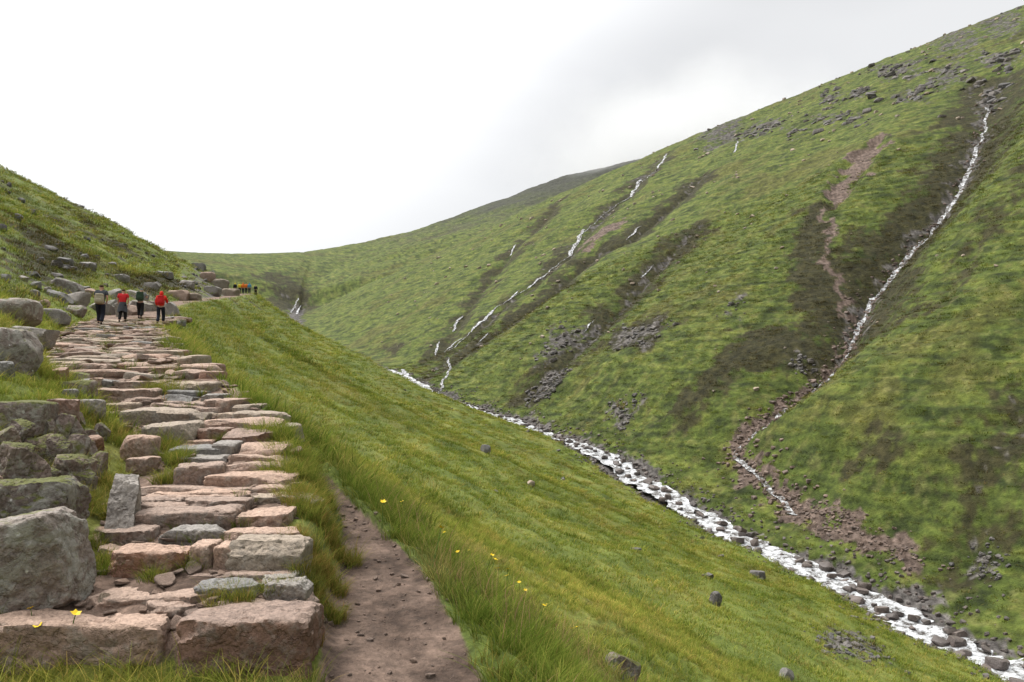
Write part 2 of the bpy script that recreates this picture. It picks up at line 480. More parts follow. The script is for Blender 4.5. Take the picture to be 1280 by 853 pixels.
SOIL = [(land(p), s) for p, s in (
    ([(1100, 177), (1108, 181), (1082, 214), (1062, 240), (1048, 256), (1036, 262), (1032, 248), (1049, 215), (1065, 195)], .8),
    ([(735, 309), (728, 305), (748, 290), (780, 274), (786, 277), (762, 292)], 1.2),
    ([(983, 612), (1003, 610), (1032, 638), (1085, 654), (1165, 694), (1150, 704), (1090, 694), (1040, 674), (1005, 654), (990, 632)], .8),
    ([(1038, 405), (1048, 400), (1012, 438), (970, 480), (938, 518), (923, 546), (908, 542), (913, 520), (950, 480), (1004, 430)], .7),
    ([(915, 548), (940, 545), (965, 590), (990, 612), (975, 616), (935, 580)], .6),
    )]
SLIP = land([(1036, 262), (1041, 285), (1032, 300), (1048, 322), (1062, 345)])

def covers(x, y):
    """heather, rock, soil, path, lush, wet extents (0..1) at plan points"""
    n = x.shape
    x_, y_ = x, y
    A = np.clip(.018 * np.abs(y), .15, 6); S = 1.0 / np.clip(.035 * np.abs(y), 1.0, 14)
    lv = 2.0 ** np.round(np.log2(S)); 
    x = x_ + A * fbm(x_ * lv, y_ * lv + 7, 3) * 1.6; y = y_ + A * fbm(x_ * lv + 31, y_ * lv, 3) * 1.6
    out = [np.zeros(n) for _ in range(5)]
    def upd(k, P, s, amt=1.0):
        x0, y0 = P.min(0) - 3 * s; x1, y1 = P.max(0) + 3 * s
        m = (x > x0) & (x < x1) & (y > y0) & (y < y1)
        if np.any(m): out[k][m] = np.maximum(out[k][m], amt * in_poly(x[m], y[m], P, s))
    for P in HEATHER: upd(0, P, 3.0 if P[0][1] > 60 else 1.2, .95)
    for P, s in ROCKY: upd(1, P, s * 1.6, .60); upd(0, P, s * 3, .62)
    for P, s in SOIL: upd(2, P, s)
    def ln(k, P, w, amt=1.0, t0=0., t1=1.):
        x0, y0 = P.min(0) - 4 * w; x1, y1 = P.max(0) + 4 * w
        m = (x > x0) & (x < x1) & (y > y0) & (y < y1)
        if not np.any(m): return
        d, t, _ = dist_line(x[m], y[m], P, True)
        v = amt * sstep(2 * w, .3 * w, d) * (t >= t0) * (t <= t1)
        out[k][m] = np.maximum(out[k][m], v)
    ln(0, G_DARK, 6.5, .98); ln(0, G_FALL, 4.5, .75); ln(0, G_ROCK, 7, .82); ln(0, G_LEFT, 5, .72); ln(0, G_EAST, 4, .6); ln(0, G_SPUR, 4, .5)
    ln(0, G_MAIN, 11, .85, 0, .55); ln(1, G_MAIN, 2.0, .62, 0, .5); ln(1, G_ROCK, 1.8, .6); ln(1, G_FALL, 1.6, .5); ln(1, G_EAST, 1.2, .34)
    ln(1, G_DARK, 1.5, .45); ln(0, G_HEAD, 14, .8); ln(2, SLIP, .9, .75); ln(2, G_MAIN, 1.4, .7, .5, 1)
    x, y = x_, y_
    # stony banks of the stream
    r = np.abs(x - Xs(y)); w = 7.0 + 5 * fbm(x / 9, y / 9, 2)
    bank = sstep(w, w * .35, r) * sstep(560, 500, y) * .92
    out[1] = np.maximum(out[1], bank)
    # path and trail
    tr = np.abs(x - Xt(y)) / Wt(y)
    out[3] = np.maximum(sstep(1.12, .8, tr) * (y < 9.2), sstep(.05, -.2, np.abs(x - Xp(y)) - Wp(y)) * sstep(150, 120, y) * (y > 4.75))
    out[4] = sstep(3.2, 0.4, np.abs(x - Xe(y) - .4)) * sstep(40, 12, y) * .75
    # far tops turn to bare heath
    out[0] = np.maximum(out[0], sstep(560, 860, y) * .50 * sstep(-160, 60, x))
    out[0] = np.maximum(out[0], sstep(-12, -40, x) * sstep(4, 9, -(x - Xp(y))) * .44 * (y < 170))
    return out

# ================================================================== the ground, one sheet cut into its hillsides
def grid_axis():
    th = np.concatenate([np.radians(np.linspace(-180, -75, 22)[:-1]), np.radians(np.linspace(-75, -42, 60)[:-1]),
                         np.radians(np.arange(-42, 42, .115)), np.radians(np.linspace(42, 75, 60)), np.radians(np.linspace(75, 180, 22)[1:])])
    r = [.5]
    while r[-1] < 1500:
        q = r[-1]
        k = .05 if q < 3 else .0085 if q < 40 else .0055 if q < 90 else .0040 if q < 480 else .0075 if q < 950 else .03
        r.append(q * (1 + k))
    return th, np.array(r)

def lerp3(a, b, t):
    return a + (b - a) * np.clip(t, 0, 1)[:, None]

def col(*v): return np.array([v], float)

def tint_of(x, y, z, cv):
    """base colour of the ground at every vertex"""
    d = np.hypot(x, y)
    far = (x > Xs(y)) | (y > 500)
    n1 = fbm(x / 34, y / 34 + 3, 4); n2 = fbm(x / 6.5 + 8, y / 6.5, 4); n3 = fbm(x / 1.4, y / 1.4 + 4, 3)
    c_al = np.where(far, -x * .6 + y * .8, y * .9 - x * .4)
    st = fbm(c_al / 9, z / .9, 4)                                # tracks and tussock lines along the contours
    a_al = np.where(far, x * .8 + y * .6, x)
    fl = fbm(c_al / 5, a_al / 40, 3)                             # wet flushes running down the slope
    g = .5 + .50 * n2 + np.where(far, .80, .5) * st * sstep(6, 30, d) + .30 * n3
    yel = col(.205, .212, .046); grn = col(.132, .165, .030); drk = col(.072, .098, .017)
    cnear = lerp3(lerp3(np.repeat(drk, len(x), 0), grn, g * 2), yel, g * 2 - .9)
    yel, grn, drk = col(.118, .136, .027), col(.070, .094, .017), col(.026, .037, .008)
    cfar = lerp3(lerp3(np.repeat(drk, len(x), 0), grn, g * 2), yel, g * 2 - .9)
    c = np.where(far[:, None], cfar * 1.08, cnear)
    brown = col(.088, .072, .022)
    c = lerp3(c, brown, (sstep(.10, .5, n1 + .5 * n2) * .45) * np.where(far, 1, .6))
    c = lerp3(c, c * .62, sstep(.1, .5, fl + .3 * n2) * .7 * sstep(40, 90, d))
    # pale bleached grass
    c = lerp3(c, col(.18, .165, .05), sstep(.25, .7, n3 + .6 * n2) * .35)
    # rushes and heather sprigs speckle the rough hillside
    spk = fbm(x / 2.3 + 3, y / 2.3, 3)
    c = lerp3(c, c * .50, sstep(.14, .46, spk + .25 * n2) * .55 * np.where(far, 1, sstep(40, 90, d) * .6))
    c = lerp3(c, col(.175, .165, .060), sstep(.22, .5, -spk + .2 * n3) * .35 * far)
    rg = n2 * .75 + n3 * .55
    hea = lerp3(np.repeat(col(.018, .016, .008), len(x), 0), col(.046, .040, .016), .5 + n3)
    c = lerp3(c, hea, sstep(.36, .72, cv[0] + rg * .75) * .93 * (cv[0] > .02))
    sp = fbm(x / .5, y / .5, 2); sp2 = perlin(x / .9 + 3, y / .9)
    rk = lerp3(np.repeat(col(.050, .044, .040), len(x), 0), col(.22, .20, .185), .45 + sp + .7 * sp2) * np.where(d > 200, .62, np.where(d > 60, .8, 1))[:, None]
    c = lerp3(c, rk, sstep(.44, .62, cv[1] + rg * .62 + .35 * sp2 - .05) * (cv[1] > .02))
    so = lerp3(np.repeat(col(.066, .045, .034), len(x), 0), col(.190, .140, .115), .45 + sp + .6 * sp2)
    c = lerp3(c, so, sstep(.42, .58, cv[2] + rg * .16) * (cv[2] > .02))
    lush = lerp3(np.repeat(col(.048, .078, .012), len(x), 0), col(.095, .122, .024), .5 + .9 * n3)
    c = lerp3(c, lush, cv[4])
    m1 = fbm(x / .55, y / .55 + 9, 4); m2 = fbm(x / .13, y / .13, 2)
    pt = lerp3(np.repeat(col(.056, .037, .027), len(x), 0), col(.158, .110, .084), .5 + .95 * m1 + .35 * m2)
    lite = 1.18 + .45 * (np.abs(x - Xp(y)) < Wp(y) + .05)
    pt = pt * lite[:, None]
    c = lerp3(c, pt, sstep(.35, .65, cv[3] + .35 * m1 + .18 * m2))
    # bare heath on the far tops
    heath = lerp3(np.repeat(col(.030, .031, .024), len(x), 0), col(.060, .062, .045), .5 + n2)
    c = lerp3(c, heath, sstep(600, 850, y + 90 * n1) * sstep(-180, 40, x + 60 * n1))
    return np.clip(c, .004, .8)

def build_ground():
    th, r = grid_axis()
    T, R = np.meshgrid(th, r)
    x = (R * np.sin(T)).ravel(); y = (R * np.cos(T)).ravel()
    z = height(x, y)
    # behind the viewer the valley simply runs on
    tint = tint_of(x, y, z, covers(x, y))
    nT, nR = len(th), len(r)
    i = np.arange(nR - 1)[:, None] * nT + np.arange(nT - 1)[None, :]
    Q = np.stack([i, i + 1, i + nT + 1, i + nT], -1).reshape(-1, 4)[:, ::-1]
    # drop rear faces that nobody can see beyond 120 m behind
    cxm = x[Q].mean(1); cym = y[Q].mean(1)
    part = np.where(cym > 500, 2, np.where(cxm > Xs(cym), 1, 0))
    V = np.stack([x, y, z], -1)
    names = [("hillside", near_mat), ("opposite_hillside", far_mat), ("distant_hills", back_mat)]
    for k, (nm, mat) in enumerate(names):
        f = Q[part == k]
        used = np.zeros(len(V), bool); used[f.ravel()] = True
        new = np.cumsum(used) - 1
        me = mesh_from(nm, V[used], new[f])
        at = me.color_attributes.new("tint", 'FLOAT_COLOR', 'POINT')
        cc = np.ones((used.sum(), 4), np.float32); cc[:, :3] = tint[used]
        at.data.foreach_set("color", cc.ravel())
        tag(obj(nm, me, mat), kind="structure")

near_mat = make_turf("near_turf", 9.0, .06)
far_mat = make_turf("far_turf", .75, .75)
back_mat = make_turf("hill_turf", .3, 1.5)
build_ground()

# ================================================================== stone
def make_stone(name, top, side, dark, moss=0.0, lichen=.5, spots=0.0, wet=False, scale=1.0):
    m = NT(name)
    o = m.tc("Object")
    rd = m.rnd()
    big = m.noise(o, 2.3 * scale, 5, .62, .4); fin = m.noise(o, 34 * scale, 3, .75); mid = m.noise(o, 9 * scale, 4, .65)
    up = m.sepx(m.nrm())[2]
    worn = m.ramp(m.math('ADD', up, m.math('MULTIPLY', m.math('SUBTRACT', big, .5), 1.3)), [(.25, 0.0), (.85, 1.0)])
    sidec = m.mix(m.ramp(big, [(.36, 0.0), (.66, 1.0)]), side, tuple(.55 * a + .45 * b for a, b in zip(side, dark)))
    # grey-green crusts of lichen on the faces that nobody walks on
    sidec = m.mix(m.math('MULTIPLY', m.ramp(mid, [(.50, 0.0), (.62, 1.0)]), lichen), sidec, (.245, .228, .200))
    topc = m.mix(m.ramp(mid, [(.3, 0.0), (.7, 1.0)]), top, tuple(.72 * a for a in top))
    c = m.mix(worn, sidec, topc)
    c = m.mix(m.math('MULTIPLY', m.ramp(m.noise(o, 5 * scale, 5, .8, 1.2), [(.30, 1.0), (.42, 0.0)]), .75), c, dark)
    grain = m.ramp(fin, [(.25, .50), (.5, 1.0), (.75, 1.42)])
    c = m.mix(1.0, c, grain, 'MULTIPLY')
    c = m.mix(1.0, c, m.ramp(rd, [(0, (.78, .79, .80)), (.5, (1.0, .98, .96)), (1, (1.15, 1.08, 1.02))]), 'MULTIPLY')
    if spots:
        vn = m.n.new("ShaderNodeTexVoronoi"); m.put(vn.inputs["Vector"], o); vn.inputs["Scale"].default_value = 11.0 * scale
        v = m.math('ADD', vn.outputs["Distance"], m.math('MULTIPLY', fin, .22))
        k = m.math('MULTIPLY', m.ramp(m.math('ADD', v, m.math('MULTIPLY', m.sep(vn.outputs["Color"])[1], .16)), [(.26, 1.0), (.33, 0.0)]), m.ramp(m.sep(vn.outputs["Color"])[0], [(.72, 0.0), (.76, 1.0)]))
        c = m.mix(m.math('MULTIPLY', k, spots), c, (.66, .66, .62))
    if spots:
        c = m.mix(m.math('MULTIPLY', m.ramp(m.noise(o, 3.0 * scale, 5, .75, .8), [(.50, 0.0), (.58, 1.0)]), .6), c, m.mix(fin, (.20, .20, .17), (.40, .39, .35)))
    if moss:
        mo = m.ramp(m.math('ADD', m.math('MULTIPLY', up, .35), m.noise(o, 3.4 * scale, 4, .65)), [(.86 - moss, 0.0), (.98 - moss, 1.0)])
        c = m.mix(m.math('MULTIPLY', mo, .9), c, m.mix(fin, (.035, .045, .006), (.14, .145, .022)))
    wp = m.n.new('ShaderNodeVectorMath'); wp.operation = 'MULTIPLY_ADD'; m.put(wp.inputs[0], m.mix(1.0, mid, big, 'MULTIPLY')); wp.inputs[1].default_value = (.5, -.4, .6); m.put(wp.inputs[2], o)
    cr = m.voro(m.mapping(wp.outputs[0], (.6, 1, 1.6), (0, .4, .3)), 3.0 * scale, 'DISTANCE_TO_EDGE')
    h = m.math('ADD', m.math('MULTIPLY', mid, .8), m.math('MULTIPLY', fin, .22))
    h = m.math('ADD', h, m.math('MULTIPLY', m.ramp(m.math('ADD', cr, m.math('MULTIPLY', mid, .12)), [(.05, 0.0), (.13, 1.0)]), .10))
    m.bump(h, 1.0, .042 / scale)
    return m.done(c, .35 if wet else .82)

ST = {
    'p': make_stone("pink_granite", (.405, .298, .238), (.265, .190, .150), (.085, .062, .050), .0, .5),
    'g': make_stone("grey_stone", (.275, .262, .246), (.195, .182, .168), (.065, .062, .058), .0, .5),
    'b': make_stone("brown_granite", (.370, .265, .210), (.235, .135, .095), (.070, .046, .036), .0, .35),
    'y': make_stone("pale_granite", (.390, .320, .252), (.275, .230, .180), (.090, .074, .058), .0, .6),
    'l': make_stone("lichen_boulder", (.290, .250, .222), (.205, .168, .148), (.055, .050, .045), .05, .8, .9),
    'm': make_stone("mossy_boulder", (.275, .220, .195), (.180, .138, .120), (.055, .045, .04), .22, .6, .5),
    'w': make_stone("wet_boulder", (.150, .128, .118), (.110, .090, .083), (.035, .03, .03), .0, .25, 0, True, .5),
    'q': make_stone("washed_gravel", (.215, .165, .140), (.150, .110, .092), (.06, .046, .04), .0, .35, 0, False, .5),
    'k': make_stone("crag", (.175, .165, .158), (.105, .098, .094), (.04, .038, .038), .0, .5, 0, False, .35),
}

def noise3(p, s, seed):
    x, y, z = p[:, 0] * s, p[:, 1] * s, p[:, 2] * s
    return perlin(x + seed, y + z * .37) + perlin(y + 5.2 + seed, z - x * .31) + perlin(z + 9.7 + seed, x + y * .29)

_cube = {}
def cube_grid(n):
    if n in _cube: return _cube[n]
    idx = {}; V = []; Fc = []
    def vid(k):
        if k not in idx:
            idx[k] = len(V); V.append([2 * a / n - 1 for a in k])
        return idx[k]
    for ax in range(3):
        for s in (0, n):
            for i in range(n):
                for j in range(n):
                    def P(a, b):
                        k = [0, 0, 0]; k[ax] = s; k[(ax + 1) % 3] = a; k[(ax + 2) % 3] = b
                        return vid(tuple(k))
                    q = [P(i, j), P(i + 1, j), P(i + 1, j + 1), P(i, j + 1)]
                    Fc.append(q if s else q[::-1])
    _cube[n] = (np.array(V, float), np.array(Fc))
    return _cube[n]

def rock_mesh(name, dims, seed, n=8, box=9.0, cuts=9, cut=(.72, .97), rough=.05, jag=.03, taper=0.0, sharp=30, flat=.45):
    """an angular stone: block, sliced by random planes, split along its bedding, then broken up by noise"""
    V, Fc = cube_grid(n)
    r = np.random.default_rng(seed)
    p = V.copy()
    p = p * (1 / (np.abs(p) ** box).sum(1) ** (1 / box))[:, None]
    for k in range(cuts):
        nn = r.normal(size=3); nn[2] *= flat if k % 3 else 1.3
        nn /= np.linalg.norm(nn)
        o = r.uniform(*cut) * (np.abs(nn).sum() ** .92)
        d = p @ nn - o
        p = p - np.where(d > 0, d, 0)[:, None] * nn
    dm = np.array(dims) / 2
    q = p * dm
    m = max(min(dims[0], dims[1]), .05)
    s = 1 / m
    nv = p / np.maximum(np.linalg.norm(p, axis=1, keepdims=True), 1e-6)
    a = noise3(q, .9 * s, seed * 1.7 % 97) * rough * 1.1 + noise3(q, 2.6 * s, seed % 31) * rough * .6
    if n >= 8:
        # flaked edges and cracks
        c = noise3(q, 4.2 * s, seed % 23)
        a = a + noise3(q, 8.0 * s, seed % 13) * jag * .5 - np.exp(-(c / .10) ** 2) * jag * .9
    if n >= 20: a = a - np.abs(noise3(q, 6.0 * s, seed % 29)) * jag * .55 + noise3(q, 15.0 * s, seed % 19) * jag * .35
    q = q + nv * (a * min(dims[0], dims[1], dims[2] * 2.0))[:, None]
    me = mesh_from(name, q, Fc)
    me.set_sharp_from_angle(angle=math.radians(sharp))
    return me

def px_on(a, b, h):
    """plan point where the sight line through a pixel meets surface h"""
    P = land([(a, b)], h)[0]
    return P

path_surface = lambda x, y: Hp(y) + 0 * x
_R = {1: (100, 560, 4.0), 2: (100, 460, 4.267), 3: (30, 385, 4.267), 4: (0, 430, 6.4), 5: (0, 340, 5.333), 0: (0, 0, 1.0)}
def box_px(R, x0, x1, yt, yb):
    ox, oy, s = _R[R]
    return ox + x0 / s, ox + x1 / s, oy + yt / s, oy + yb / s

# ---- the pitched path: one flight of laid stones
steps = empty("stone_stairway", (-2.0, 4.6, float(Hp(4.6)) - .2))
tag(steps, "rough pitched footpath of pink and grey stone steps climbing the hillside", "steps")
STONES = [  # region, x0, x1, top of the front face, foot of it, stone, tread length, yaw
    (0, 234, 398, 772, 842, 'b', .50, -.02), (0, 0, 226, 780, 828, 'p', .58, .05),
    (0, 190, 252, 757, 770, 'p', .30, .1), (0, 255, 392, 752, 760, 'p', .35, 0),
    (1, 75, 625, 738, 785, 'p', .34, .05), (1, 600, 930, 690, 752, 'g', .26, .05), (1, 912, 1095, 645, 690, 'g', .30, .0), (1, 945, 1150, 678, 738, 'g', .24, .0),
    (1, 560, 1090, 628, 645, 'p', .24, 0), (1, 180, 555, 515, 632, 'b', .30, .02), (1, 578, 705, 482, 604, 'p', .28, 0), (1, 698, 785, 492, 604, 'p', .25, 0),
    (1, 768, 1152, 468, 610, 'y', .34, -.04), (1, 108, 205, 502, 545, 'p', .25, .1),
    (1, 108, 382, 412, 480, 'p', .26, .03), (1, 432, 742, 405, 475, 'g', .24, 0), (1, 728, 1138, 420, 478, 'p', .26, -.03),
    (1, 275, 795, 318, 408, 'p', .34, .10), (1, 700, 795, 315, 372, 'p', .2, .1), (1, 803, 1068, 312, 402, 'p', .35, -.02),
    (1, 265, 560, 288, 350, 'p', .34, .10), (1, 515, 852, 262, 328, 'p', .28, -.05), (1, 265, 525, 258, 305, 'p', .3, .06),
    (1, 305, 805, 235, 266, 'p', .30, .0), (1, 395, 862, 220, 252, 'p', .30, .02), (1, 825, 1205, 228, 274, 'y', .34, -.08),
    (1, 305, 900, 203, 235, 'p', .34, .02), (1, 855, 1112, 195, 228, 'p', .35, -.05),
    (1, 655, 1085, 135, 198, 'p', .42, -.02), (1, 488, 718, 86, 182, 'p', .42, .25), (1, 732, 1064, 84, 125, 'p', .40, -.02),
    (1, 522, 782, 45, 80, 'g', .42, 0), (1, 778, 1038, 38, 82, 'p', .42, 0),
    (2, 488, 842, 425, 478, 'g', .42, .02), (2, 733, 862, 400, 472, 'g', .42, .04), (2, 858, 1132, 413, 474, 'p', .44, -.05),
    (2, 518, 692, 403, 434, 'p', .36, .08), (2, 573, 742, 380, 420, 'p', .4, .08),
    (2, 655, 797, 330, 400, 'b', .46, .0), (2, 793, 1042, 342, 416, 'b', .5, -.04),
    (2, 618, 737, 292, 332, 'p', .45, .0), (2, 703, 1078, 278, 346, 'p', .5, -.02), (2, 1058, 1172, 304, 342, 'y', .5, -.05),
    (2, 352, 638, 296, 422, 'y', .46, .12), (2, 228, 612, 228, 302, 'y', .5, .06), (2, 488, 722, 234, 292, 'y', .5, -.1),
    (2, 708, 852, 247, 278, 'y', .5, 0), (2, 848, 1112, 238, 284, 'y', .6, -.05), (2, 138, 272, 232, 258, 'p', .5, .1),
    (2, 398, 702, 193, 227, 'p', .55, 0), (2, 578, 727, 183, 217, 'p', .5, 0), (2, 488, 582, 173, 202, 'p', .5, 0), (2, 688, 765, 168, 217, 'p', .5, 0),
    (2, 648, 802, 215, 242, 'p', .5, 0), (2, 770, 880, 165, 232, 'p', .6, -.2), (2, 860, 970, 195, 238, 'y', .5, -.2),
    (2, 173, 337, 188, 227, 'y', .6, .05), (2, 78, 412, 106, 192, 'p', .6, .04), (2, 283, 482, 160, 192, 'p', .5, 0), (2, 478, 642, 148, 182, 'g', .5, 0),
    (2, 478, 692, 120, 152, 'g', .6, 0), (2, 688, 792, 138, 182, 'g', .6, 0), (2, 473, 727, 73, 137, 'y', .7, -.05), (2, 218, 477, 60, 107, 'p', .7, .03),
    (2, 58, 227, 68, 110, 'g', .7, .05)]
stone_xy = []
_sd = 100
for (R, x0, x1, yt, yb, kind, tread, yaw) in STONES:
    x0, x1, yt, yb = box_px(R, x0, x1, yt, yb)
    X, Y = px_on((x0 + x1) / 2, yb, path_surface)
    w = (x1 - x0) / 1000 * Y * 1.02
    zt = ray(0, yt)[1] * Y
    zb = float(Hp(Y)) - .14
    hgt = max(zt - zb, .16)
    if Y > 7.5: tread *= 1.12
    _sd += 1
    near = Y < 7
    me = rock_mesh("step_stone", (w, tread, hgt), _sd, 22 if near else 12, 12.0, 11, (.70, .98), .05, .035)
    o = obj("step_stone", me, ST[kind], steps)
    rr = random.Random(_sd)
    Mw = Matrix.Translation((X * (Y + tread / 2) / Y, Y + tread / 2 - .02, zt - hgt / 2)) @ Euler((rr.uniform(-.02, .05), rr.uniform(-.03, .03), yaw + rr.uniform(-.03, .03))).to_matrix().to_4x4()
    o.matrix_parent_inverse = Matrix.Translation(steps.location).inverted()
    o.matrix_basis = Mw
    stone_xy.append((X * (Y + tread / 2) / Y, Y + tread / 2, w / 2, tread / 2))
# upper part of the flight: rougher, flatter courses
rr = random.Random(5)
Y = 13.3; nst = 0
while Y < 40:
    xl, xr = float(Xp(Y) - Wp(Y)) * 1.0 - .1, float(Xp(Y) + Wp(Y)) - (.25 if Y > 24 else 0)
    if Y > 33: xr = float(Xp(Y)) + .4
    if Y > 37: xl = float(Xp(Y)) + .2; xr = xl + 2.4
    x = xl + rr.uniform(-.3, .2)
    dstep = rr.uniform(.62, .85) * (1 + .012 * (Y - 13))
    while x < xr and nst < 205:
        w = rr.choice((rr.uniform(.35, .6), rr.uniform(.6, 1.0), rr.uniform(.9, 1.5)))
        w = min(w, xr - x + .3)
        yy = Y + rr.uniform(-.22, .22) - .12 * (x - xl)
        hgt = rr.uniform(.16, .30)
        t = rr.uniform(.5, .85)
        kind = rr.choice("ppppybgyyy")
        _sd += 1; nst += 1
        o = obj("step_stone", rock_mesh("step_stone", (w * .98, t, hgt), _sd, 6, 9.0, 8, (.72, .97), .06, .0), ST[kind], steps)
        X = x + w / 2
        zt = float(Hp(yy)) + rr.uniform(.06, .15)
        o.matrix_parent_inverse = Matrix.Translation(steps.location).inverted()
        o.matrix_basis = Matrix.Translation((X, yy + t / 2, zt - hgt / 2)) @ Euler((rr.uniform(-.03, .08), rr.uniform(-.06, .06), rr.uniform(-.14, .14))).to_matrix().to_4x4()
        stone_xy.append((X, yy + t / 2, w / 2, t / 2))
        x += w + rr.uniform(.0, .10) + (rr.uniform(.2, .5) if rr.random() < .12 else 0)
    Y += dstep

# ---- boulders beside the path
def boulder(R, x0, x1, yt, yb, kind, label, group=None, cat="boulder", depth=1.0, yaw=0, seed=None, tilt=0, box=4.0, name="boulder", n=None, sink=.30, cut=(.62, .94), h=None, roll=0):
    global _sd
    x0, x1, yt, yb = box_px(R, x0, x1, yt, yb)
    X, Y = px_on((x0 + x1) / 2, yb, h or base_h)
    w = (x1 - x0) / 1000 * Y * 1.06
    hv = (yb - yt) / 1000 * Y
    hg = hv * (1 + sink)
    dp = max(w, hv) * .8 * depth
    sc = (Y + dp * .42) / Y; X *= sc; w *= sc
    _sd += 1
    n = n or (48 if Y < 7 else 16 if Y < 12 else 9)
    me = rock_mesh(name, (w, dp, hg), seed or _sd, n, box * 1.8, 16, cut, .045, .028)
    o = obj(name, me, ST[kind])
    zb = ray(0, yb)[1] * Y
    o.location = (X, Y + dp * .42, zb + hv - hg / 2)
    o.rotation_euler = (tilt, roll, yaw)
    stone_xy.append((X, Y + dp * .42, w / 2, dp / 2))
    return tag(o, label, cat, group)

boulder(0, -70, 92, 664, 770, 'l', "big grey boulder crusted with white lichen spots beside the lowest steps", depth=.8, box=6, roll=-.22, cut=(.6, .95))
boulder(0, -45, 92, 606, 668, 'm', "blocky red-brown boulder resting just behind the lichen-spotted boulder", depth=.7, box=7, cut=(.8, .97))
boulder(0, 137, 172, 597, 668, 'g', "narrow grey slab standing on end at the left edge of the steps", depth=1.4, box=7, tilt=-.35, yaw=.25, h=path_surface)
boulder(2, 232, 402, 368, 508, 'p', "upright pink boulder standing in the gap left of the steps", box=4, h=path_surface)
boulder(2, 268, 408, 482, 560, 'p', "low pink block at the foot of the upright pink boulder", box=5, h=path_surface, depth=.9)
for a in ((-10, 42, 556, 612), (18, 64, 570, 612), (70, 116, 566, 606), (84, 118, 588, 612), (62, 90, 518, 556), (80, 104, 524, 558), (8, 38, 526, 560),
          (44, 68, 524, 552), (38, 74, 546, 574), (84, 108, 544, 572), (58, 86, 544, 582), (-8, 22, 534, 566), (112, 134, 566, 592), (100, 122, 552, 574), (0, 20, 572, 590), (48, 72, 586, 604), (104, 126, 580, 600), (26, 46, 548, 566), (-6, 14, 512, 534), (100, 118, 536, 552), (118, 136, 530, 548), (60, 76, 566, 580)):
    boulder(0, *a, 'm', "small mossy grey rock tumbled in the rubble above the red-brown boulder", "mossy rubble beside the steps", cat="rock", name="rock", box=2.2, yaw=random.Random(a[0]).uniform(-.7, .7), tilt=random.Random(a[1]).uniform(-.35, .35), roll=random.Random(a[2]).uniform(-.4, .4), cut=(.5, .9))
for k in range(34):
    q = random.Random(k * 7 + 1); w_ = q.uniform(9, 26); px_ = q.uniform(-5, 132); py_ = q.uniform(528, 640) if px_ < 100 else q.uniform(560, 765)
    boulder(0, px_ - w_ / 2, px_ + w_ / 2, py_ - w_ * q.uniform(.5, .9), py_, q.choice('mpybm'), "small broken stone wedged in the grassy bank between the boulders and the steps", "broken stones in the left bank",
            cat="stone", name="stone", box=2.2, cut=(.45, .9), yaw=q.uniform(-.8, .8), tilt=q.uniform(-.4, .4), roll=q.uniform(-.4, .4), n=9)
boulder(0, -25, 60, 503, 538, 'm', "long flat-topped brown rock forming a low wall above the mossy rubble", box=8, depth=.6, cut=(.85, .98))
boulder(0, 58, 100, 500, 536, 'b', "dark brown block at the end of the low rock wall", box=6, depth=.8)
boulder(0, 92, 130, 500, 524, 'g', "grey slab leaning against the brown wall block", box=5, depth=.8)
boulder(4, 438, 545, 188, 318, 'b', "rounded salmon-pink boulder among grass left of the path", box=3)
boulder(4, 525, 715, 212, 335, 'm', "olive mossy hump of rock beside the salmon-pink boulder", box=3)
boulder(4, 505, 742, 292, 408, 'm', "mossy slanting slab below the olive mossy hump", box=4, tilt=.1)
boulder(4, 498, 612, 362, 440, 'g', "small pale grey stone below the mossy slanting slab", box=3)
boulder(4, 722, 820, 272, 362, 'p', "pale rounded stone at the edge of the middle steps", box=3, h=path_surface)
boulder(0, -40, 40, 410, 462, 'l', "large slanting grey boulder overhanging the grass left of the path", box=3.5, yaw=.3, cut=(.62, .9))
boulder(0, 16, 66, 405, 432, 'g', "flat grey rock behind the large slanting boulder", box=4)
boulder(4, -40, 92, 140, 290, 'g', "grey rock half sunk in long grass below the slanting boulder", box=3.5)
boulder(0, -14, 42, 371, 402, 'l', "smooth rounded grey boulder on the bank above the path", box=2.8)
boulder(0, 44, 82, 385, 405, 'g', "low wedge-shaped grey boulder beside the smooth rounded boulder", box=3)
for a in ((345, 572, 52, 145), (318, 482, 128, 200), (438, 602, 138, 240), (558, 645, 108, 160), (700, 832, 108, 190), (828, 1002, 128, 190),
          (838, 1022, 182, 265), (418, 562, 218, 285), (598, 762, 178, 285), (818, 962, 222, 290), (1078, 1197, 198, 290), (1138, 1202, 242, 296),
          (958, 1042, 188, 262), (420, 470, 268, 300), (198, 285, 66, 115), (198, 262, 118, 172), (298, 345, 98, 152), (-10, 68, 8, 64),
          (1040, 1130, 160, 230), (700, 800, 180, 260), (120, 190, 20, 60), (760, 850, 200, 300), (520, 600, 90, 130), (250, 330, 190, 240)):
    boulder(5, *a, random.Random(a[0]).choice('gglp'), "grey boulder in the pile on the bank behind the four hikers", "boulder pile by the hikers", box=2.8, cut=(.48, .86), yaw=random.Random(a[0]).uniform(-.6, .6), roll=random.Random(a[2]).uniform(-.35, .35))
for a in ((212, 236, 362, 376), (232, 250, 366, 376), (250, 268, 340, 352), (262, 285, 348, 360), (255, 275, 358, 369), (278, 300, 360, 370), (225, 245, 350, 360),
          (180, 200, 352, 362), (140, 160, 342, 352), (100, 118, 326, 336), (70, 90, 320, 330), (165, 182, 366, 376), (240, 256, 328, 338), (190, 214, 338, 346)):
    boulder(0, *a, random.Random(a[0]).choice('ggyp'), "grey outcrop rock on the grassy bank where the path rounds the hill", "rocks along the upper bank", cat="rock", name="rock", box=3, cut=(.6, .9))
